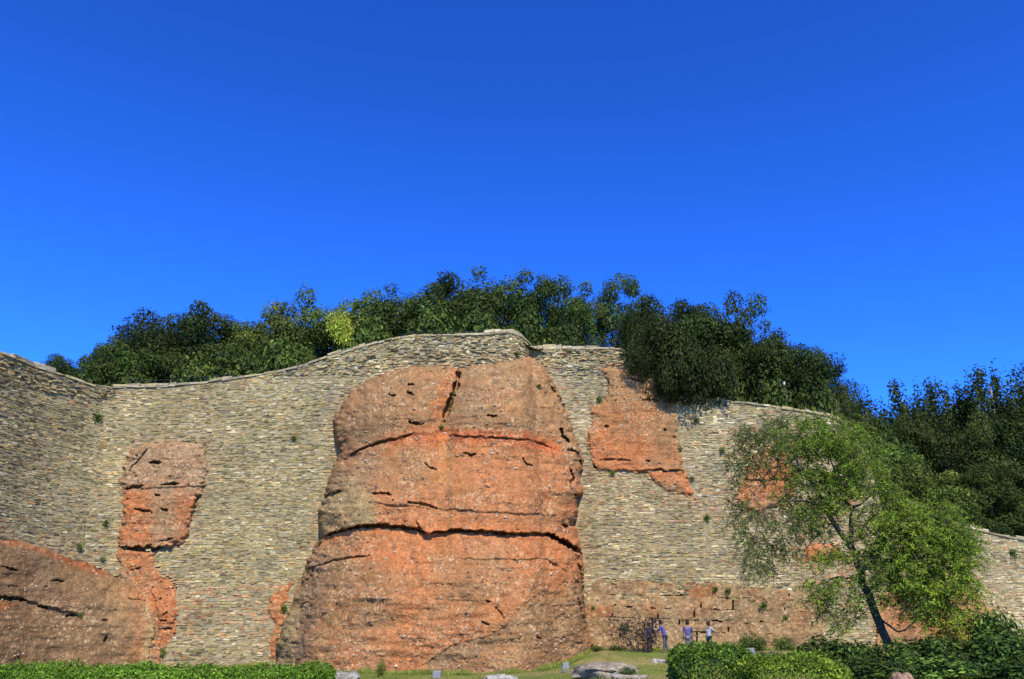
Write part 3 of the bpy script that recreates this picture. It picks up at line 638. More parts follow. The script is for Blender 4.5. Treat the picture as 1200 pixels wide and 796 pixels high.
def crown_clumps(clumps, per, size, r, dark, light, asp=0.55, p=2.0, yel=0.0, shell=0.68):
    VV, FF, CC, n0 = [], [], [], 0
    for (c, rad) in clumps:
        n = int(per*(rad[0]*rad[1]*rad[2])**(2/3.0)); d = r.normal(size=(n, 3)); d /= np.linalg.norm(d, axis=1)[:, None]
        k = (shell+(1.1-shell)*r.random(n)**0.7)[:, None]
        wv = 1+0.35*(vnoise(d*2.5+np.array(c)*3.1, 7)[:, None]-0.5)*2
        P = np.array(c)+d*np.array(rad)*k*wv
        N = d*1.0+r.normal(size=(n, 3))*0.42+np.array([0, 0, 0.30])
        tint = r.uniform(0.62, 1.45)*np.array([r.uniform(0.9, 1.2), 1, 1])
        V, F, Cc = leaves(P, N, size, asp, leafcols(n, r, dark, light, p, yel)*tint, r, 0.3)
        VV.append(V); FF.append(F+n0); n0 += len(V); CC.append(Cc)
    return np.concatenate(VV), np.concatenate(FF), np.concatenate(CC)

def make_tree_mesh(kind, seed, dark, light, yel=0.0):
    """kind broad: about 6 m wide, 6.5 m tall; kind tall: 4 m wide, 10 m tall, upright shoots"""
    r = np.random.default_rng(seed); g = Geo(); clumps = []
    BK = np.array([0.09, 0.075, 0.055])
    if kind == 'broad':
        base = [np.array([0, 0, 0]), np.array([0.1, 0, 0.9]), np.array([0.05, 0.1, 1.9])]
        V, F = tube(base, [0.2, 0.16, 0.13]); g.add(V, F, BK)
        for k in range(15):
            a = 2*math.pi*k/15*2.4+r.uniform(-.3, .3); rr = r.uniform(0.6, 2.4); zz = r.uniform(1.5, 5.6)*(1-0.10*rr)
            c = np.array([rr*math.cos(a), rr*math.sin(a), zz]); s = r.uniform(0.75, 1.35)
            clumps.append((c, (s*1.15, s*1.15, s*0.75)))
            V, F = tube([base[2]*0.8, (base[2]+c)/2+np.array([0, 0, -0.2]), c], [0.08, 0.05, 0.02], 6); g.add(V, F, BK)
        for k in range(22):                                        # loose sprigs breaking the outline
            a = r.uniform(0, 6.28); rr = r.uniform(0.5, 2.6); c = np.array([rr*math.cos(a), rr*math.sin(a), r.uniform(3.8, 6.3)-0.25*rr]); s = r.uniform(0.35, 0.75)
            clumps.append((c, (s, s, s*0.8)))
        V, F, Cc = crown_clumps(clumps, 1050, 0.155, r, dark, light, 0.6, 2.0, yel)
    else:
        V, F = tube([(0, 0, 0), (0.1, 0, 4), (0, 0.1, 8.5)], [0.2, 0.13, 0.04]); g.add(V, F, np.array([0.22, 0.2, 0.16]))
        for k in range(44):
            a = r.uniform(0, 6.28); rr = r.uniform(0.1, 2.0); zz = r.uniform(1.0, 8.3)-0.5*rr; s = r.uniform(0.32, 0.62)
            c = np.array([rr*math.cos(a), rr*math.sin(a), zz]); clumps.append((c, (s, s, s*r.uniform(2.0, 3.6))))
            V, F = tube([(0, 0, max(0.5, zz-1.8)), c*np.array([.6, .6, 1])-np.array([0, 0, .8]), c], [0.05, 0.035, 0.015], 5); g.add(V, F, np.array([0.16, 0.14, 0.11]))
        for k in range(12):
            a = r.uniform(0, 6.28); rr = r.uniform(0, 1.3); c = np.array([rr*math.cos(a), rr*math.sin(a), r.uniform(7.5, 9.4)-0.5*rr]); s = r.uniform(0.14, 0.24); clumps.append((c, (s, s, r.uniform(0.6, 1.1))))
        V, F, Cc = crown_clumps(clumps, 640, 0.20, r, dark*0.8, light*0.62, 0.5, 2.0, yel, 0.3)
    return g.mesh('trunk', M_bark, True), mesh_np('crown', V, F, M_leaf, Cc)
DK, MD, LT = np.array([0.032, 0.054, 0.011]), np.array([0.085, 0.125, 0.018]), np.array([0.15, 0.20, 0.024])
variants = {}
def tree_proto(kind, v):
    key = (kind, v)
    if key not in variants:
        tones = [(DK, MD*1.1), (DK*0.9, MD*0.9), (DK*1.3, LT*0.9), (DK, MD*1.2), (DK*1.5, LT*1.2), (DK*0.85, MD*0.8)]
        d, l = tones[v % 6]
        if v >= 6: d, l = d*0.8, l*0.8
        variants[key] = make_tree_mesh(kind, 300+v*7+(50 if kind == 'tall' else 0), d, l, 0.03 if v in (2, 4) else 0.0)
    return variants[key]
def plant_tree(name, label, px, pytop, wpx, d, kind, v, zbase, group, rot=None, lean=0.0):
    T, Cr = tree_proto(kind, v)
    top = unproj(px, pytop, d); h = top[2]-zbase; W = wpx*d/FPX
    H0, W0 = (6.6, 6.6) if kind == 'broad' else (10.2, 4.2)
    t = thing(name, label, 'tree', (top[0], d, zbase), group)
    t.scale = (W/W0, W/W0, h/H0); t.rotation_euler = (0, lean, random.uniform(0, 6.28) if rot is None else rot)
    link('trunk', T, t); link('crown', Cr, t)
    return t
RG = 'trees along the top of the wall'
ridge = [  # px, top y, width px, depth, variant, label
 (78, 414, 62, 54, 1, 'low dark rounded tree above the left wall corner, leftmost of the ridge trees'),
 (125, 399, 78, 56, 0, 'small dark tree with open twigs second from the left on the ridge'),
 (160, 392, 90, 55, 3, 'dark tree on the ridge above the wall corner, rising towards the taller crown beside it'),
 (205, 361, 116, 58, 7, 'tall dark flat topped tree on the left ridge, highest left of the yellow green one'),
 (262, 357, 120, 59, 5, 'broad dark tree on the left ridge above the thin iron railing'),
 (312, 358, 100, 57, 2, 'mid green tree on the ridge left of the bright yellow green crown'),
 (355, 341, 110, 59, 2, 'green tree with pale tips just left of and behind the bright yellow green crown'),
 (440, 333, 120, 59, 2, 'mid green tree on the ridge just right of the bright yellow green crown'),
 (490, 334, 110, 58, 3, 'green tree above the highest hump of the left wall'),
 (530, 322, 110, 60, 11, 'dark tree standing above the two lobes of the central rock'),
 (585, 315, 120, 60, 3, 'tallest dark green crown at the middle of the ridge'),
 (640, 318, 110, 60, 0, 'dark tree above the step in the wall top at the right of the central rock'),
 (678, 332, 76, 61, 3, 'loose tree left of the gap where the sky shows through the leaves'),
 (722, 321, 84, 62, 0, 'airy dark tree with sky showing through, right of the step in the wall'),
 (768, 344, 100, 58, 7, 'dark tree above the tall orange rock face right of centre'),
 (812, 348, 110, 56, 11, 'big black green tree behind the drop in the right wall'),
 (852, 348, 110, 57, 6, 'dark tree with a single sprig on top above the right wall'),
 (892, 380, 112, 56, 9, 'dark green tree on the right ridge left of the lamp post'),
 (935, 403, 96, 56, 7, 'rounded dark tree on the right ridge by the lamp post'),
 (965, 418, 60, 57, 6, 'last dark ridge tree before the rounded end of the wall'),
]
for (px, yt, w, d, v, lab) in ridge:
    x = float(unproj(px, yt, d)[0]); y, z = wall_line(x)
    plant_tree('ridge_tree', lab, px, yt, w*1.18, d, 'broad', v, float(z)-0.5, RG)
# lower bushes right behind the coping, hiding the trunks
bush_mesh = {}
def bush_proto(v, dark, light, per=520, size=0.16, yel=0.0):
    if v not in bush_mesh:
        r = np.random.default_rng(500+v); cl = [((r.uniform(-.8, .8), r.uniform(-.6, .6), r.uniform(0.35, 0.95)), (r.uniform(.45, .7),)*3) for _ in range(8)]
        V, F, Cc = crown_clumps(cl, per, size, r, dark, light, 0.55, 1.6, yel)
        g = Geo()
        for c, rad in cl:
            V2, F2 = tube([(0, 0, 0), (c[0]*.5, c[1]*.5, c[2]*.6), c], [0.03, 0.02, 0.01], 5); g.add(V2, F2, np.array([.08, .06, .04]))
        bush_mesh[v] = (g.mesh('stems', M_bark, True), mesh_np('foliage', V, F, M_leaf, Cc))
    return bush_mesh[v]
def plant_bush(name, label, cat, px, pytop, wpx, d, zbase, v, group=None, dark=DK*1.4, light=MD*1.5, **kw):
    S, Fo = bush_proto(v, dark, light, **kw); top = unproj(px, pytop, d); h = max(0.3, top[2]-zbase); W = wpx*d/FPX
    t = thing(name, label, cat, (top[0], d, zbase), group); t.scale = (W/2.6, W/2.6, h/1.5); t.rotation_euler = (0, 0, random.uniform(0, 6.28))
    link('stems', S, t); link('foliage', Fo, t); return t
BG = 'bushes right behind the wall top'
for (px, yt, w, v, lab) in [
  (110, 424, 70, 0, 'dark bush behind the dip of the coping at the wall corner'), (165, 422, 80, 0, 'dark bush behind the low coping right of the wall corner'), (225, 415, 80, 1, 'dark bush above the red rock pillar on the wall top'),
  (285, 405, 90, 0, 'dark bush at the right end of the thin iron railing on the left'), (345, 392, 80, 1, 'green bush on the ridge at the foot of the rising wall top'), (402, 376, 44, 2, 'bright yellow green bush standing out of the dark ridge trees'),
  (440, 366, 70, 1, 'green bush on the ridge right of the bright yellow green bush'), (500, 358, 90, 1, 'green bush above the highest stretch of the left wall'), (560, 355, 90, 0, 'dark bush behind the coping above the central rock'),
  (615, 358, 80, 0, 'dark bush behind the stub of broken wall above the central rock'), (660, 375, 70, 0, 'dark bush left of the sky gap behind the level wall top'), (760, 385, 80, 0, 'dark bush hanging over the corner of the tall orange rock face'),
  (800, 400, 90, 0, 'black green bush spilling over the wall at the drop'), (850, 420, 80, 0, 'dark bush behind the right wall top beside the drop'), (905, 430, 80, 0, 'dark bush behind the right wall top by the lamp post'), (955, 440, 66, 0, 'dark bush above the rounded wall end')]:
    d = 52.6; x = float(unproj(px, yt, d)[0]); y, z = wall_line(x); d = max(d, float(y)+1.2)
    if v == 2: plant_bush('ridge_bush', lab, 'bush', 399, 363, 34, 51.0, zat(400, 398, 51), 2, BG, np.array([0.26, 0.32, 0.03]), np.array([0.50, 0.55, 0.07]))
    else: plant_bush('ridge_bush', lab, 'bush', px, yt, w, d, float(z)-0.6, v, BG, DK*1.2, MD*1.2 if v else MD)
# branches that hang over the drop in the wall
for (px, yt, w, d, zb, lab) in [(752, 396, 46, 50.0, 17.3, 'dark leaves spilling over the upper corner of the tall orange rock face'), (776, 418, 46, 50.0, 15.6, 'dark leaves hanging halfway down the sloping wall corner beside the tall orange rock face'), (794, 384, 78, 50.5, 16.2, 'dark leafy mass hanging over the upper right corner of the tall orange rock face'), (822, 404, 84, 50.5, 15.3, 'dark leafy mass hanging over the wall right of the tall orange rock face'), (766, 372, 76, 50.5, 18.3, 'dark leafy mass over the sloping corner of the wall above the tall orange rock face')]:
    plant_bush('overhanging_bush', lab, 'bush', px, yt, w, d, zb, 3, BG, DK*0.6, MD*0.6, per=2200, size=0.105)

# tall trees at the right
TG = 'tall trees behind the low wall at the right'
for (px, yt, w, d, v, lab) in [
  (1012, 452, 70, 66, 0, 'dark tall tree directly right of the rounded wall end'), (1050, 432, 66, 68, 3, 'tall tree with upright shoots, left of the middle of the right hand grove'), (1085, 430, 60, 70, 0, 'slim spiky topped tall tree in the middle of the right hand grove'),
  (1120, 440, 62, 69, 5, 'dark tall tree in the dip of the right hand grove skyline'), (1150, 414, 74, 68, 0, 'highest spiky tall tree in the right hand grove'), (1188, 414, 70, 67, 3, 'tall tree with a pale stem at the right edge of the photo'), (1225, 420, 70, 66, 1, 'tall dark tree cut by the right edge of the photo'),
  (1172, 470, 80, 63, 1, 'dark tree in front of the highest spiky tree at the right'), (1105, 490, 76, 63, 5, 'dark tree low in the middle of the right hand grove')]:
    plant_tree('tall_tree', lab, px, yt, w*1.25, d, 'tall', v, 6.6, TG)
for (px, yt, w, d, v, lab) in [
  (1000, 476, 80, 63.5, 5, 'dark tree closing the gap right behind the rounded wall end'), (1035, 482, 84, 63.2, 1, 'dark tree at the left of the grove, third from the rounded wall end'), (1072, 480, 84, 63.4, 5, 'dark tree under the slim spiky top in the middle of the grove'),
  (1130, 480, 84, 63.6, 1, 'dark tree under the dip in the grove skyline'), (1200, 480, 84, 63.3, 5, 'dark tree under the tall tree with a pale stem'),
  (1005, 468, 80, 72, 1, 'dark tree filling the grove behind the rounded wall end'), (1060, 472, 90, 73, 5, 'dark tree deep in the grove behind the upright shoots'), (1110, 468, 90, 74, 1, 'dark tree deep in the middle of the right hand grove'), (1165, 462, 90, 73, 5, 'dark tree deep in the grove behind the highest spiky tree'),
  (1215, 462, 90, 72, 0, 'dark tree deep in the grove cut by the right edge'), (1150, 500, 90, 65, 0, 'dark tree low in the right part of the grove'), (1195, 505, 80, 64, 1, 'dark tree low at the right edge of the grove'),
  (1040, 505, 90, 60, 2, 'green leafy tree in front of the grove just right of the rounded wall end'), (1085, 545, 100, 59.5, 4, 'lighter yellowish green tree above the low wall behind the feathery tree'), (1135, 545, 90, 60, 1, 'dark green tree above the left end of the visible low wall'),
  (1182, 540, 90, 60, 5, 'very dark tree right above the low wall at the right edge'), (1030, 560, 70, 58.6, 2, 'green shrubby tree low beside the rounded wall end')]:
    plant_tree('leafy_tree', lab, px, yt, w*1.2, d, 'broad', v, 6.8, TG)

# ------------------------------------------------------------------ feathery tree in front of the right wall
def feather_tree():
    r = np.random.default_rng(77); base = unproj(1043, 762, 35.0); base[2] = float(ground_z(base[0], base[1]))
    t = thing('feathery_tree', 'leaning tree with feathery bright green drooping leaves in front of the right wall', 'tree', tuple(base))
    BK = np.array([0.075, 0.060, 0.042]); g = Geo()
    def limb(pts, r0, r1, n=8):
        P = np.array([unproj(p[0], p[1], 35+p[2]) for p in pts]); P2 = []
        for i in range(len(P)-1):
            for k in range(4): P2.append(P[i]+(P[i+1]-P[i])*k/4)
        P2.append(P[-1]); P2 = np.array(P2); P2[1:-1] = (P2[:-2]+2*P2[1:-1]+P2[2:])/4
        P2[1:-1] += r.normal(0, 0.025, P2[1:-1].shape)
        V, F = tube(P2, np.linspace(r0, r1, len(P2)), n); return V-base, F, P2
    b0 = np.array([0, 0, 0.0]); twigs = []
    V, F, _ = limb([(1044, 768, 0), (1040, 752, 0), (1028, 722, 0), (1016, 695, 0), (1008, 668, 0), (998, 642, 0)], 0.19, 0.13, 10); g.add(V, F, BK)
    link('trunk', g.mesh('trunk', M_bark, True), t)
    limbs = [([(998, 642, 0), (990, 632, 0), (976, 612, -.2), (966, 592, -.4), (955, 568, -.6), (940, 553, -.8), (925, 541, -1), (910, 537, -1.2), (897, 543, -1.3)], .13, .03),
             ([(998, 642, 0), (997, 618, .2), (998, 598, .3), (1012, 588, .5), (1024, 578, .6)], .10, .025), ([(998, 598, .3), (990, 586, .3), (983, 572, .2), (978, 550, .2), (965, 520, .3)], .07, .02),
             ([(940, 553, -.8), (930, 530, -.6), (915, 512, -.4), (895, 505, -.4)], .05, .015), ([(925, 541, -1), (905, 548, -1), (893, 562, -1), (888, 580, -1)], .035, .012),
             ([(966, 592, -.4), (940, 586, -.8), (915, 588, -1), (899, 593, -1.2), (888, 612, -1.2), (885, 640, -1.2)], .05, .015), ([(915, 588, -1), (914, 605, -1), (912, 625, -1)], .02, .01),
             ([(1008, 668, 0), (1030, 640, -.5), (1055, 620, -.8), (1085, 605, -1), (1110, 612, -1)], .08, .02), ([(1016, 695, 0), (1050, 668, -.6), (1085, 650, -1), (1115, 650, -1.1), (1132, 665, -1.1)], .07, .015),
             ([(1012, 685, 0), (990, 675, .4), (970, 680, .5), (962, 700, .5)], .05, .012), ([(1028, 722, 0), (1045, 735, -.3), (1056, 742, -.4), (1075, 725, -.6), (1098, 712, -.8)], .05, .012), ([(1024, 578, .6), (1030, 560, .6), (1022, 535, .5)], .03, .01),
             ([(976, 612, -.2), (960, 625, -.5), (945, 642, -.7), (938, 655, -.7)], .035, .01)]
    for (pts, a, b) in limbs:
        V, F, P2 = limb(pts, a, b, 7); g2 = Geo(); g2.add(V, F, BK); link('branch', g2.mesh('branch', M_bark, True), t)
    # leaf masses: px, py, rx, ry, sprays, tone
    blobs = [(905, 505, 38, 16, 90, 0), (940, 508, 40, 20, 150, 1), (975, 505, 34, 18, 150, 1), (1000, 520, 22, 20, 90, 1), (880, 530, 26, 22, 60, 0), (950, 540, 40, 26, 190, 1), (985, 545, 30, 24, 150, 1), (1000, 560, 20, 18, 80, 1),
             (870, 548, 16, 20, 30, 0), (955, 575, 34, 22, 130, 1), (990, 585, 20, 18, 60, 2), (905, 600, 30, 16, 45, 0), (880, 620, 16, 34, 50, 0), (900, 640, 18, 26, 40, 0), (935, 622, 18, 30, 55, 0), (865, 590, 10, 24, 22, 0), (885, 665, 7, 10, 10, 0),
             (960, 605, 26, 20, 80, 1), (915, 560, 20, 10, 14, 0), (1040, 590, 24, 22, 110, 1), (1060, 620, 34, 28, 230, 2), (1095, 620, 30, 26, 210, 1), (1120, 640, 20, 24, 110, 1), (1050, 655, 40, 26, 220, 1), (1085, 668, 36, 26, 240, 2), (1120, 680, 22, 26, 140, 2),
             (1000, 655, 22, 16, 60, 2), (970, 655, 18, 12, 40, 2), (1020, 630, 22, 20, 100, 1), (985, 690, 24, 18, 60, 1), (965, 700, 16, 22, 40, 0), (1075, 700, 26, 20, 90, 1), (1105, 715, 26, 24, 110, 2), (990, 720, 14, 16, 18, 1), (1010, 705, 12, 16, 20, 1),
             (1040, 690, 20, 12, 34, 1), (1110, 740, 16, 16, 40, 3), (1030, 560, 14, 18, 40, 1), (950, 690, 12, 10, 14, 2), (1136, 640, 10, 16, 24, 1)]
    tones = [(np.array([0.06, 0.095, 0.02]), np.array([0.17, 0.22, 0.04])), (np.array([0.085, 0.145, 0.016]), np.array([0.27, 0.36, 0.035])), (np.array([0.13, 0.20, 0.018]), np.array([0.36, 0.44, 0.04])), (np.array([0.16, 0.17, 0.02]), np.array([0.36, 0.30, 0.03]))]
    VV, FF, CC, n0 = [], [], [], 0; tw = Geo()
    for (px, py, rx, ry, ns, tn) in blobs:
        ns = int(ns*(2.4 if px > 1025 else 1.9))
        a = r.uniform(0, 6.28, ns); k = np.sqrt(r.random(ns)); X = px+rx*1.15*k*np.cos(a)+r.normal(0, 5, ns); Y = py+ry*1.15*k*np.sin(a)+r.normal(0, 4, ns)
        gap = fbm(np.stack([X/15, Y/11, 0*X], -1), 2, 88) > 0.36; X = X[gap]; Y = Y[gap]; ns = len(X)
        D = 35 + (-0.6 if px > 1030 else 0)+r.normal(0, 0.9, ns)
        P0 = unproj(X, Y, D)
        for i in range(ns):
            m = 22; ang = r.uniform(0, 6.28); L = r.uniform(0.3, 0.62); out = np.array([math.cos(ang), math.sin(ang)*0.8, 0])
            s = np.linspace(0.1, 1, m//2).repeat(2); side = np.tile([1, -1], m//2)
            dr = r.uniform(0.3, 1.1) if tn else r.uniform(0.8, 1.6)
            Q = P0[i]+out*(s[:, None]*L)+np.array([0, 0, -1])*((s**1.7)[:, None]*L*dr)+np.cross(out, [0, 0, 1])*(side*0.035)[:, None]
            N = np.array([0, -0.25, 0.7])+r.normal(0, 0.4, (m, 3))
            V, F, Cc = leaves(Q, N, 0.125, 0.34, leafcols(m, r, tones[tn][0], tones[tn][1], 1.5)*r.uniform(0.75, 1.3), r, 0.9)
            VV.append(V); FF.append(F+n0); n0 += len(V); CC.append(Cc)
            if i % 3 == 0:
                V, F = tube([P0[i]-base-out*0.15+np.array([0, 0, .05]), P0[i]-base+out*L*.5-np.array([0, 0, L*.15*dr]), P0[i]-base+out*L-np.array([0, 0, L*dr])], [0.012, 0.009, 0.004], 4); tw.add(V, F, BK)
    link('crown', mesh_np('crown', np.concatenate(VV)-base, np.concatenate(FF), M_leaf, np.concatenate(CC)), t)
    o = link('twigs', tw.mesh('twigs', M_bark), t); tag(o, kind='stuff')
feather_tree()

# ------------------------------------------------------------------ hedges and bushes at the bottom
def hedge(name, label, box, dark, light, dens, size, seed, group=None, round_=0.5, yel=0.0):
    """box: x0, x1, y0, y1, ztop; a clipped mass of small leaves with a twiggy inside"""
    x0, x1, y0, y1, zt = box; r = np.random.default_rng(seed)
    A = (x1-x0)*(y1-y0)+(x1-x0)*zt*2+(y1-y0)*zt*2; n = int(dens*A)
    f = r.random(n)*A; P = np.zeros((n, 3)); N = np.zeros((n, 3))
    U = r.random(n); Vv = r.random(n)
    a1 = (x1-x0)*(y1-y0); a2 = a1+(x1-x0)*zt
    top = f < a1; fr = (f >= a1) & (f < a2*1.0+ (x1-x0)*zt*0.6); en = ~(top | fr)
    P[top] = np.stack([x0+U*(x1-x0), y0+Vv*(y1-y0), 0*U+zt], 1)[top]; N[top] = [0, 0, 1]
    P[fr] = np.stack([x0+U*(x1-x0), 0*U+y0, Vv*zt], 1)[fr]; N[fr] = [0, -1, .2]
    sd = r.random(n) < 0.5
    P[en] = np.stack([np.where(sd, x0, x1), y0+U*(y1-y0), Vv*zt], 1)[en]; N[en] = np.stack([np.where(sd, -1, 1), 0*U, 0*U+.2], 1)[en]
    # round the edges towards the middle, bumps
    cx, cy = (x0+x1)/2, (y0+y1)/2; rr = round_
    ex = np.clip(np.maximum(x0+rr-P[:, 0], P[:, 0]-(x1-rr)), 0, rr)/rr; ey = np.clip(np.maximum(y0+rr-P[:, 1], P[:, 1]-(y1-rr)), 0, rr)/rr; ez = np.clip(P[:, 2]-(zt-rr), 0, rr)/rr
    q = np.sqrt(ex**2+ey**2+ez**2); sc = np.where(q > 1, 1/np.maximum(q, 1e-6), 1.0)
    P[:, 0] += np.where(P[:, 0] > cx, -1, 1)*ex*rr*(1-sc); P[:, 1] += np.where(P[:, 1] > cy, -1, 1)*ey*rr*(1-sc); P[:, 2] -= ez*rr*(1-sc)
    b = (fbm(P*1.6, 3, seed)-0.5)*0.40; P += N*b[:, None]; P -= N*(r.random(n)**1.5*0.22)[:, None]
    gz = ground_z(P[:, 0], P[:, 1]); P[:, 2] = np.maximum(P[:, 2], 0.03)+gz
    loc = np.array([cx, cy, float(ground_z(cx, cy))])
    N2 = N*0.7+r.normal(0, 0.55, (n, 3))+np.array([0, 0, .3])
    cc = leafcols(n, r, dark, light, 1.6, yel)
    V, F, Cc = leaves(P-loc, N2, size, 0.6, cc, r, -0.3)
    t = thing(name, label, 'hedge', tuple(loc), group); link('foliage', mesh_np('foliage', V, F, M_leaf, Cc), t)
    g = Geo()
    for k in range(int((x1-x0)*6)):
        xx, yy = r.uniform(x0+.2, x1-.2)-cx, r.uniform(y0+.2, y1-.2)-cy
        V, F = tube([(xx, yy, 0), (xx+r.normal(0, .08), yy+r.normal(0, .08), zt*.5), (xx+r.normal(0, .15), yy+r.normal(0, .15), zt*.85)], [.015, .012, .006], 4); g.add(V, F, np.array([.07, .055, .04]))
    o = link('stems', g.mesh('stems', M_bark), t); tag(o, kind='stuff'); return t
hedge('low_hedge', 'long low bright green hedge along the bottom left edge', (xat(0, 785, 19)-3.5, xat(384, 785, 19), 18.6, 20.2, zat(200, 782, 19)), HG1, HG2, 900, 0.07, 31, None, 0.3, 0.02)
hedge('clipped_hedge', 'clipped rounded dark green hedge right of the people', (xat(794, 770, 26), xat(884, 770, 26), 25.3, 28.3, zat(830, 757, 26)), np.array([0.04, 0.09, 0.012]), np.array([0.17, 0.26, 0.025]), 520, 0.10, 32, 'clipped hedges on the lawn', 0.55)
hedge('clipped_hedge', 'lower yellow green clipped hedge in front of the darker rounded one', (xat(872, 780, 23.5), xat(992, 780, 23.5), 22.7, 25.2, zat(930, 770, 23.5)), np.array([0.06, 0.12, 0.012]), np.array([0.28, 0.36, 0.03]), 560, 0.09, 33, 'clipped hedges on the lawn', 0.5)
SG = 'bushes at the foot of the right wall'
bd, bl = np.array([0.022, 0.045, 0.01]), np.array([0.085, 0.145, 0.02])
for (px, yt, w, d, v, lab) in [
  (985, 742, 80, 33, 10, 'dark bush left of the leaning trunk at the foot of the right wall'), (1030, 750, 80, 32, 11, 'dark bush right at the foot of the leaning trunk'), (1075, 742, 90, 33, 10, 'dark green bush just right of the leaning trunk'),
  (1125, 745, 80, 32, 11, 'green bush below the drooping right branches of the feathery tree'), (1150, 712, 60, 34, 12, 'taller leafy bush standing up in front of the low pale wall'), (1168, 722, 56, 33.5, 12, 'leafy bush second from the right in front of the low pale wall'), (1180, 738, 90, 32, 12, 'leafy green bush at the right edge below the low pale wall'),
  (1010, 770, 90, 27, 11, 'low bush in the bottom right, right of the yellow green hedge'), (1090, 768, 110, 27, 12, 'low leafy bush at the bottom right behind the round brown stone'), (1160, 772, 110, 27, 10, 'low dark bush in the bottom right corner'), (1215, 765, 90, 29, 11, 'dark bush cut by the right edge at the bottom'),
  (950, 757, 44, 34, 10, 'small dark bush at the left end of the bushes under the right wall')]:
    x = xat(px, yt, d); plant_bush('leafy_bush', lab, 'bush', px, yt, w, d, float(ground_z(x, d)), v, SG, bd, bl if v != 12 else bl*2.0, per=900, size=0.19)
plant_bush('leafy_bush', 'yellowish bush with orange leaves at the foot of the pinkish rock', 'bush', 1117, 728, 36, 33.8, 0.0, 14, SG, np.array([0.13, 0.14, 0.02]), np.array([0.42, 0.30, 0.04]))

# ------------------------------------------------------------------ plants rooted in the wall
tuft_m = []
for k in range(4):
    r = np.random.default_rng(600+k); n = 90; d = r.normal(size=(n, 3)); d /= np.linalg.norm(d, axis=1)[:, None]; d[:, 1] = -np.abs(d[:, 1])
    P = d*np.array([.5, .28, .42])*r.random((n, 1))**0.6+np.array([0, 0, -0.05]); V, F, Cc = leaves(P, d+r.normal(0, .5, (n, 3))+[0, -.4, .5], 0.26, 0.5, leafcols(n, r, np.array([0.045, 0.08, 0.015]), np.array([0.15, 0.20, 0.035]), 1.3), r, 0.2)
    tuft_m.append(mesh_np('wall_plant', V, F, M_leaf, Cc))
def rock_depth(px, py):
    best = float(walld(px, py))
    for info in rock_info.values():
        X, Y, D, sd = info; j = int(round((py-Y[0, 0])/(Y[1, 0]-Y[0, 0]))); i = int(round((px-X[0, 0])/(X[0, 1]-X[0, 0])))
        if 0 <= j < X.shape[0] and 0 <= i < X.shape[1] and sd[j, i] > 0: best = min(best, D[j, i])
    return best
WPG = 'weeds rooted in the wall and rock'
for (px, py, s, lab) in [
  (125, 612, 0.9, 'weed in the dark crack left of the red rock pillar'), (94, 640, 0.9, 'weed on the ledge above the brown rock at the left'), (121, 655, 0.8, 'weed low in the crack between left wall and red rock'), (95, 721, 0.6, 'small weed in a crack of the brown rock at the bottom left'),
  (191, 764, 0.8, 'dry weed at the foot of the wall right of the brown rock'), (345, 513, 0.9, 'weed on the beige wall left of the central rock'), (376, 636, 0.9, 'weed at the left end of the long crack of the central rock'), (361, 670, 0.6, 'weed at the left edge of the central rock below the long crack'),
  (333, 712, 0.8, 'weed in the joint at the lower left edge of the central rock'), (532, 462, 1.0, 'green growth filling the upper cleft of the central rock'), (528, 474, 0.9, 'green growth midway down the cleft of the central rock'), (517, 500, 0.9, 'green tuft at the bottom of the cleft of the central rock'),
  (606, 415, 1.0, 'weed on the wall above the right lobe of the central rock'), (632, 452, 0.7, 'small weed on the right shoulder of the central rock'), (739, 435, 1.0, 'olive tuft near the top of the tall orange rock face'), (702, 467, 0.8, 'weed at the ledge left of the tall orange rock face'),
  (718, 554, 0.7, 'weed under the lower edge of the tall orange rock face'), (797, 525, 0.7, 'weed in the joint on the right edge of the tall orange rock face'), (811, 560, 0.7, 'weed low in the right joint of the tall orange rock face'), (829, 606, 0.9, 'weed under the pink brick patch right of centre'),
  (816, 492, 0.8, 'weed high on the grey wall right of the tall orange rock face'), (846, 527, 0.8, 'weed on the grey wall left of the feathery tree top'), (838, 690, 0.7, 'left of two weeds on the squared rock blocks'), (853, 692, 0.8, 'right of two weeds on the squared rock blocks'),
  (895, 709, 1.0, 'bright weed in the middle of the squared rock blocks'), (920, 724, 0.8, 'weed in a joint near the right end of the squared rock blocks'), (1187, 647, 1.1, 'bright weed near the top of the low pale wall'), (115, 488, 1.2, 'weed below the coping in the wall corner'),
  (731, 735, 1.1, 'creeper low on the rock blocks left of the people'), (695, 712, 0.6, 'small weed at the lower right edge of the central rock')]:
    d = rock_depth(px, py)-0.12; p = unproj(px, py, d); o = link('wall_plant', tuft_m[random.randrange(4)]); o.location = p.tolist(); s *= 0.52
    o.scale = (s, s, s*random.uniform(0.8, 1.3)); o.rotation_euler = (0, random.uniform(-.5, .5), random.uniform(-.6, .6)); tag(o, lab, 'weed', WPG)
# undergrowth at the foot of the blocks
for (px, yt, w, d, lab) in [(888, 742, 34, 46.8, 'green bush at the foot of the squared rock blocks beside the floodlight'), (915, 744, 30, 46.8, 'green bush at the foot of the squared rock blocks near their right end'), (872, 744, 16, 46.9, 'small bush at the foot of the rock blocks left of the floodlight'),
                            (725, 756, 24, 46.7, 'small dark bush at the wall foot left of the people'), (700, 757, 20, 46.8, 'low grassy bush in the corner beside the central rock')]:
    x = xat(px, yt, d); plant_bush('foot_bush', lab, 'bush', px, yt, w, d, float(ground_z(x, d)), 20, 'bushes at the foot of the rock blocks', np.array([0.03, 0.06, 0.012]), np.array([0.12, 0.2, 0.03]))
x = xat(447, 776, 39.5); plant_bush('foot_bush', 'small upright shrub in front of the central rock foot', 'bush', 447, 772, 15, 38.5, -0.36, 21, None, np.array([0.05, 0.08, 0.012]), np.array([0.14, 0.2, 0.03]))

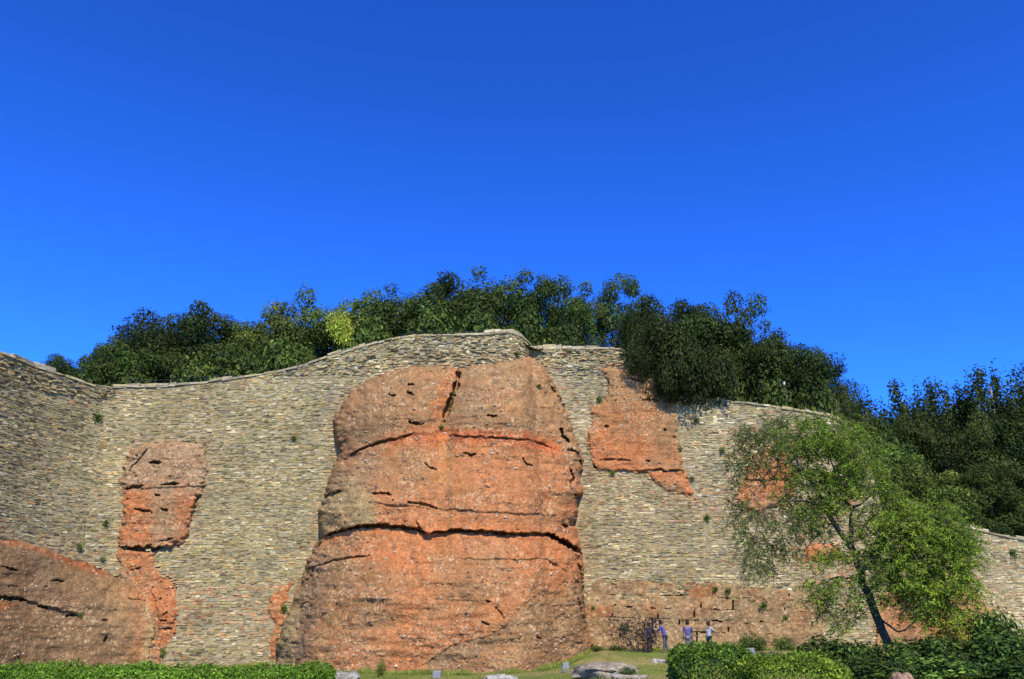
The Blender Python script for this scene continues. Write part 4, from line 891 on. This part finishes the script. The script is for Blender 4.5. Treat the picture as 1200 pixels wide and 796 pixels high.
# twiggy purple shrub beside the people
def twig_shrub():
    r = np.random.default_rng(900); base = unproj(752, 768, 46.4); base[2] = float(ground_z(base[0], base[1])); g = Geo(); Pl = []
    for k in range(26):
        a = r.uniform(0, 6.28); L = r.uniform(0.8, 2.2); sx = r.uniform(-1.7, 1.0); p = np.array([sx*.3, r.uniform(-.2, .2), 0.0]); q = p+np.array([sx*0.9, 0.35*math.sin(a), L]); m = (p+q)/2+r.normal(0, .12, 3)
        V, F = tube([p, m, q], [.02, .012, .005], 5); g.add(V, F, np.array([.06, .04, .05]))
        for j in range(5):
            s = r.uniform(.45, 1); c = p+(q-p)*s; e = c+r.normal(0, .28, 3); V, F = tube([c, (c+e)/2+r.normal(0, .03, 3), e], [.01, .008, .004], 4); g.add(V, F, np.array([.06, .04, .05])); Pl += [e+r.normal(0, .12, 3) for _ in range(9)]
    Pl = np.array(Pl); t = thing('twiggy_shrub', 'dark purplish twiggy shrub against the rock blocks beside the people', 'shrub', tuple(base))
    link('stems', g.mesh('stems', M_bark), t); V, F, Cc = leaves(Pl, r.normal(size=(len(Pl), 3)), 0.13, 0.5, leafcols(len(Pl), r, np.array([.02, .024, .012]), np.array([.07, .06, .04])), r)
    link('foliage', mesh_np('foliage', V, F, M_leaf, Cc), t)
twig_shrub()

# grass blades on the visible lawn
r = np.random.default_rng(41); n = 42000; X = r.uniform(-10, 16, n); Y = r.uniform(29, 47.5, n); ok = fbm(np.stack([X*.5, Y*.5, 0*X], -1), 3, 44) > 0.40; X = X[ok]; Y = Y[ok]; n = len(X)
fx = r.uniform(186, 968, 9000); fx = np.where((fx > 318) & (fx < 330), 700, fx); fy = np.where(fx < 330, 777, np.where(fx < 692, 783, 764)); fd = np.array([rock_depth(a, b) for a, b in zip(fx, fy)])
fx = xat0(fx, fy, fd); X = np.r_[X, fx]; Y = np.r_[Y, fd-np.abs(r.normal(0.05, 0.35, 9000))]; n = len(X); sz = np.r_[np.full(n-9000, 0.10), np.full(9000, 0.17)*(0.4+1.2*vnoise(np.stack([fx*1.3, 0*fx, 0*fx], -1), 77))]
P = np.stack([X, Y, ground_z(X, Y)], 1); V, F, Cc = leaves(P, np.stack([r.normal(0, .4, n), -np.ones(n), 0.3+0*X], 1), sz, 0.16, leafcols(n, r, np.array([.09, .12, .018]), np.array([.20, .22, .035]), 1.2), r, -3.0)
o = link('grass', mesh_np('grass', V, F, M_leaf, Cc)); tag(o, kind='stuff')

# ------------------------------------------------------------------ loose rocks on the lawn
def lawn_rock(label, px0, px1, pt, d, thick, seed, colr, flat=0.5, amp=0.35):
    r = np.random.default_rng(seed); xa, xb = xat(px0, 785, d), xat(px1, 785, d); cx = (xa+xb)/2; rx = (xb-xa)/2; zt = zat((px0+px1)/2, pt, d)
    nu, nv = 40, 18; V = []
    for j in range(nv+1):
        ph = math.pi/2*j/nv
        for i in range(nu):
            th = 2*math.pi*i/nu; V.append((math.cos(th)*math.cos(ph)**0.6, math.sin(th)*math.cos(ph)**0.6, math.sin(ph)**flat))
    V = np.array(V); k = 1+amp*(fbm(V*1.7+seed, 3, seed)-0.5)*2+0.12*(fbm(V*6+seed, 3, seed+1)-0.5)*2
    z0 = float(ground_z(cx, d)); h = max(zt-z0, 0.12)
    P = V*k[:, None]*np.array([rx, thick, h]); F = []
    for j in range(nv):
        for i in range(nu): F.append([j*nu+i, j*nu+(i+1) % nu, (j+1)*nu+(i+1) % nu, (j+1)*nu+i])
    f1, _, cid = worley(P*6, seed); c = np.asarray(colr)*(0.7+0.6*fbm(P*3, 3, seed))[:, None]; m = (cid > .75)[:, None]; c = np.where(m, c*0.6, np.where((cid < .2)[:, None], c*1.4, c))
    P[:, 2] -= 0.05
    o = link('lawn_rock', mesh_np('lawn_rock', P, F, M_rock, np.clip(c, 0, .85), True)); o.location = (cx, d, z0); tag(o, label, 'rock', 'loose rocks on the lawn')
lawn_rock('long pale speckled rock lying on the lawn in front of the people', 674, 748, 776, 33.5, 1.9, 51, (0.27, 0.225, 0.155), 0.5)
lawn_rock('flat pale slab in front of the long speckled rock', 716, 758, 789.5, 30.4, 0.5, 52, (0.30, 0.265, 0.20), 0.3)
lawn_rock('flat whitish slab on the lawn below the central rock', 568, 605, 790, 33.5, 0.9, 53, (0.33, 0.31, 0.25), 0.45)
lawn_rock('grey rock at the right end of the low bright hedge', 384, 420, 786.5, 36, 0.8, 54, (0.27, 0.245, 0.19), 0.45)
lawn_rock('flat white slab on the shaded lawn beside the people', 764, 780, 771.5, 43.0, 0.35, 55, (0.28, 0.27, 0.23), 0.3)
lawn_rock('round brown stone between the bushes at the bottom right', 1040, 1070, 787.5, 22.5, 0.5, 56, (0.28, 0.18, 0.11), 0.6, 0.1)
x = xat(735, 784, 35.4); plant_bush('foot_bush', 'small green plant tucked between the long speckled rock and the flat slab', 'bush', 738, 781, 24, 31.4, 0.0, 20, None)

# ------------------------------------------------------------------ floodlights, lamp post, railings
def box_mesh(name, cx, cy, cz, sx, sy, sz, mat, col, bev=0.0, taper=1.0):
    V = np.array([(-1, -1, -1), (1, -1, -1), (1, 1, -1), (-1, 1, -1), (-1, -1, 1), (1, -1, 1), (1, 1, 1), (-1, 1, 1)], float)
    V[4:, :2] *= taper; V = V*np.array([sx, sy, sz])/2+np.array([cx, cy, cz]); F = [[3, 2, 1, 0], [4, 5, 6, 7], [0, 1, 5, 4], [1, 2, 6, 5], [2, 3, 7, 6], [3, 0, 4, 7]]
    return mesh_np(name, V, F, mat, np.broadcast_to(np.array(col), (8, 3)))
def floodlight(label, px, py, d):
    p = unproj(px, py, d); gz = float(ground_z(p[0], d)); t = thing('floodlight', label, 'floodlight', (p[0], d, gz), 'floodlights aimed at the wall'); h = max(0.16, p[2]-gz)
    me = box_mesh('housing', 0, 0, 0, 0.30, 0.20, 0.21, M_plain, (0.24, 0.24, 0.24), taper=0.85); o = link('housing', me, t); o.location = (0, 0, h); o.rotation_euler = (0.2, 0, 0)
    me = box_mesh('lens', 0, 0.112, 0, 0.28, 0.01, 0.17, M_plain, (0.6, 0.66, 0.7)); o2 = link('lens', me, o)
    g = Geo()
    for sx in (-.185, .185):
        V, F = tube([(sx, 0, 0), (sx, 0, h)], [.018, .018], 6); g.add(V, F, np.array([.12, .12, .13]))
    V, F = tube([(-.25, 0, .02), (.25, 0, .02)], [.03, .03], 6); g.add(V, F, np.array([.12, .12, .13])); link('bracket', g.mesh('bracket', M_plain), t)
floodlight('small grey floodlight on the lawn below the central rock, left of the whitish slab', 512, 790, 33.5)
floodlight('small grey floodlight beside the lower right foot of the central rock', 663, 780, 38.8)
floodlight('small bluish floodlight behind the clipped hedges', 880, 763, 36.6)

p = unproj(922, 478, 51.6); zl = float(wall_line(p[0])[1])-0.4; zt = zat(922, 452, 51.6)
t = thing('lamp_post', 'thin lamp post with a pale globe among the dark trees on the right wall top', 'lamp post', (p[0], 51.6, zl))
V, F = tube([(0, 0, 0), (0, 0, zt-zl)], [.03, .025], 8); link('post', mesh_np('post', V, F, M_plain, np.broadcast_to(np.array([.1, .1, .1]), (len(V), 3))), t)
V, F = tube([(0, 0, zt-zl), (0, 0, zt-zl+.05), (0, 0, zt-zl+.15), (0, 0, zt-zl+.25), (0, 0, zt-zl+.3)], [.03, .07, .09, .07, .02], 10); link('globe', mesh_np('globe', V, F, M_plain, np.broadcast_to(np.array([.5, .5, .46]), (len(V), 3)), True), t)

def railing(label, pxs, W, lift):
    q = []
    for px in pxs:
        cand = np.linspace(0, W.L, 800); a, b = proj(W.pt(cand, W.top(cand), -0.9)); q.append(cand[np.argmin(np.abs(a-px))])
    q = np.arange(q[0], q[1], 1.6); P = W.pt(q, W.top(q), -0.9); base = P[0].copy(); t = thing('railing', label, 'railing', tuple(base), 'iron railings along the wall top'); colr = np.array([.02, .02, .022])
    for k, h in enumerate((lift, lift*0.55)):
        V, F = tube(P-base+np.array([0, 0, h]), np.full(len(P), .022), 6); link('rail', mesh_np('rail', V, F, M_plain, np.broadcast_to(colr, (len(V), 3))), t)
    V, F = tube([(0, 0, -.3), (0, 0, lift)], [.025, .025], 6); me = mesh_np('post', V, F, M_plain, np.broadcast_to(colr, (len(V), 3)))
    for pp in P: o = link('post', me, t); o.location = (pp-base).tolist()
railing('thin dark railing on the wall top above the red rock pillar', (150, 300), WA, 0.62)
railing('thin dark railing on the level wall top right of the central rock', (635, 738), WB, 0.55)
railing('thin dark railing along the highest stretch of the left wall', (470, 590), WA, 0.5)

# ------------------------------------------------------------------ people by the wall
def skin_mesh(name, joints, edges, mat, colr, parent, sub=1, root=0):
    me = bpy.data.meshes.new(name); me.from_pydata([j[:3] for j in joints], edges, []); me.update()
    o = link(name, me, parent); sk = o.modifiers.new('skin', 'SKIN'); sk.use_smooth_shade = True
    for i, j in enumerate(joints): me.skin_vertices[0].data[i].radius = (j[3], j[3] if len(j) < 5 else j[4]); me.skin_vertices[0].data[i].use_root = (i == root)
    s = o.modifiers.new('sub', 'SUBSURF'); s.levels = sub; s.render_levels = sub
    m = bpy.data.materials.new(name+'_material'); m.use_nodes = True; b = m.node_tree.nodes['Principled BSDF']; b.inputs['Base Color'].default_value = (*colr, 1); b.inputs['Roughness'].default_value = 0.8
    nz = m.node_tree.nodes.new('ShaderNodeTexNoise'); nz.inputs['Scale'].default_value = 9; mx = m.node_tree.nodes.new('ShaderNodeMix'); mx.data_type = 'RGBA'; mx.blend_type = 'MULTIPLY'; mx.inputs[0].default_value = 0.3; mx.inputs[6].default_value = (*colr, 1)
    m.node_tree.links.new(nz.outputs[0], mx.inputs[7]); m.node_tree.links.new(mx.outputs[2], b.inputs['Base Color']); me.materials.append(m); return o
def person(label, px, d, H, shirt, trousers, yaw=0.0, lean=0.0, arm=0.0, stride=0.0):
    x = xat(px, 755, d); gz = float(ground_z(x, d)); t = thing('person', label, 'person', (x, d, gz), 'people by the foot of the wall'); t.rotation_euler = (0, 0, yaw); s = H/1.7; t.scale = (s, s, s)
    ly = -lean
    J = [(0, 0, .92, .12, .10), (0, ly*.4, 1.15, .12, .095), (0, ly*.8, 1.36, .14, .09), (0, ly, 1.46, .05), (0, ly*1.05-.01, 1.54, .055), (0, ly*1.1-.015, 1.62, .085, .095), (0, ly*1.1-.005, 1.69, .06, .07)]
    E = [(0, 1), (1, 2), (2, 3), (3, 4), (4, 5), (5, 6)]
    def add(par, *pts):
        for p in pts: J.append(p); E.append((par, len(J)-1)); par = len(J)-1
        return par
    legs = []; arms = []
    for sx in (-1, 1):
        st = stride*sx; a = len(J); add(0, (sx*.09, 0, .86, .085), (sx*.10, -.03-st*.4, .48, .055), (sx*.10, .02-st, .09, .04), (sx*.11, -.13-st, .03, .035)); legs.append((a, a+1, a+2))
        aa = arm if sx < 0 else arm*0.25; b = len(J)
        sh = (sx*.19, ly*.85, 1.38, .05); el = (sx*.24, ly-.05-aa*.2, 1.12+aa*.12, .038); wr = (sx*.24, ly-.12-aa*.45, .88+aa*.3, .028); pa = (sx*.24, ly-.14-aa*.5, .80+aa*.3, .03)
        e = add(2, sh, el, wr, pa); arms.append((b, b+1, b+2))
        for k in range(4): add(e, (sx*.24+(k-1.5)*.018*1, pa[1]-.02, pa[2]-.05, .009), (sx*.24+(k-1.5)*.019, pa[1]-.045, pa[2]-.085+(.01 if k in (0, 3) else 0), .008))
        add(e-1, (sx*.24-sx*.03, wr[1]-.04, wr[2]-.05, .010), (sx*.24-sx*.045, wr[1]-.06, wr[2]-.08, .009))
    J.append((0, ly*1.1-.115, 1.60, .014)); E.append((5, len(J)-1))                                        # nose
    for sx in (-1, 1): J.append((sx*.088, ly*1.1, 1.61, .016)); E.append((5, len(J)-1))                    # ears
    skin_mesh('body', J, E, None, (0.26, 0.16, 0.115), t)
    q = lambda i, k: (J[i][0], J[i][1], J[i][2], J[i][3]*k, (J[i][4] if len(J[i]) > 4 else J[i][3])*k)
    a0, a1 = arms
    SJ = [(0, 0, .84, .155, .13), q(1, 1.3), (0, ly*.85, 1.40, .15, .11), q(a0[0], 1.45), q(a0[1], 1.45), q(a1[0], 1.45), q(a1[1], 1.45)]; skin_mesh('shirt', SJ, [(0, 1), (1, 2), (2, 3), (3, 4), (2, 5), (5, 6)], None, shirt, t)
    l0, l1 = legs
    TJ = [q(0, 1.2), q(l0[0], 1.2), q(l0[1], 1.35), q(l0[2], 1.5), q(l1[0], 1.2), q(l1[1], 1.35), q(l1[2], 1.5)]; skin_mesh('trousers', TJ, [(0, 1), (1, 2), (2, 3), (0, 4), (4, 5), (5, 6)], None, trousers, t)
    skin_mesh('hair', [(0, ly*1.1+.015, 1.64, .095, .10), (0, ly*1.1+.01, 1.71, .075, .085), (0, ly*1.1+.06, 1.58, .06)], [(0, 1), (0, 2)], None, (.012, .01, .01), t)
BLUE = (0.075, 0.075, 0.30)
person('person in a bright blue top leaning forward beside the twiggy shrub', 780, 46.2, 1.62, BLUE, (.09, .09, .11), -2.0, 0.22, 0.8, 0.10)
person('person in a blue top standing upright with grey trousers just left of the hedge', 807, 46.3, 1.68, (0.09, 0.09, 0.24), (.17, .17, .18), 3.0, 0.0, 0.1)
person('person in a blue top half hidden by the purplish twiggy shrub', 761, 46.9, 1.45, (0.08, 0.07, 0.27), (.3, .27, .22), 2.4, 0.1, 0.3)
person('person in a pale grey top and dark green trousers behind the clipped hedge', 831, 46.2, 1.6, (.36, .38, .42), (.02, .06, .05), 2.2, 0.1, 0.5)
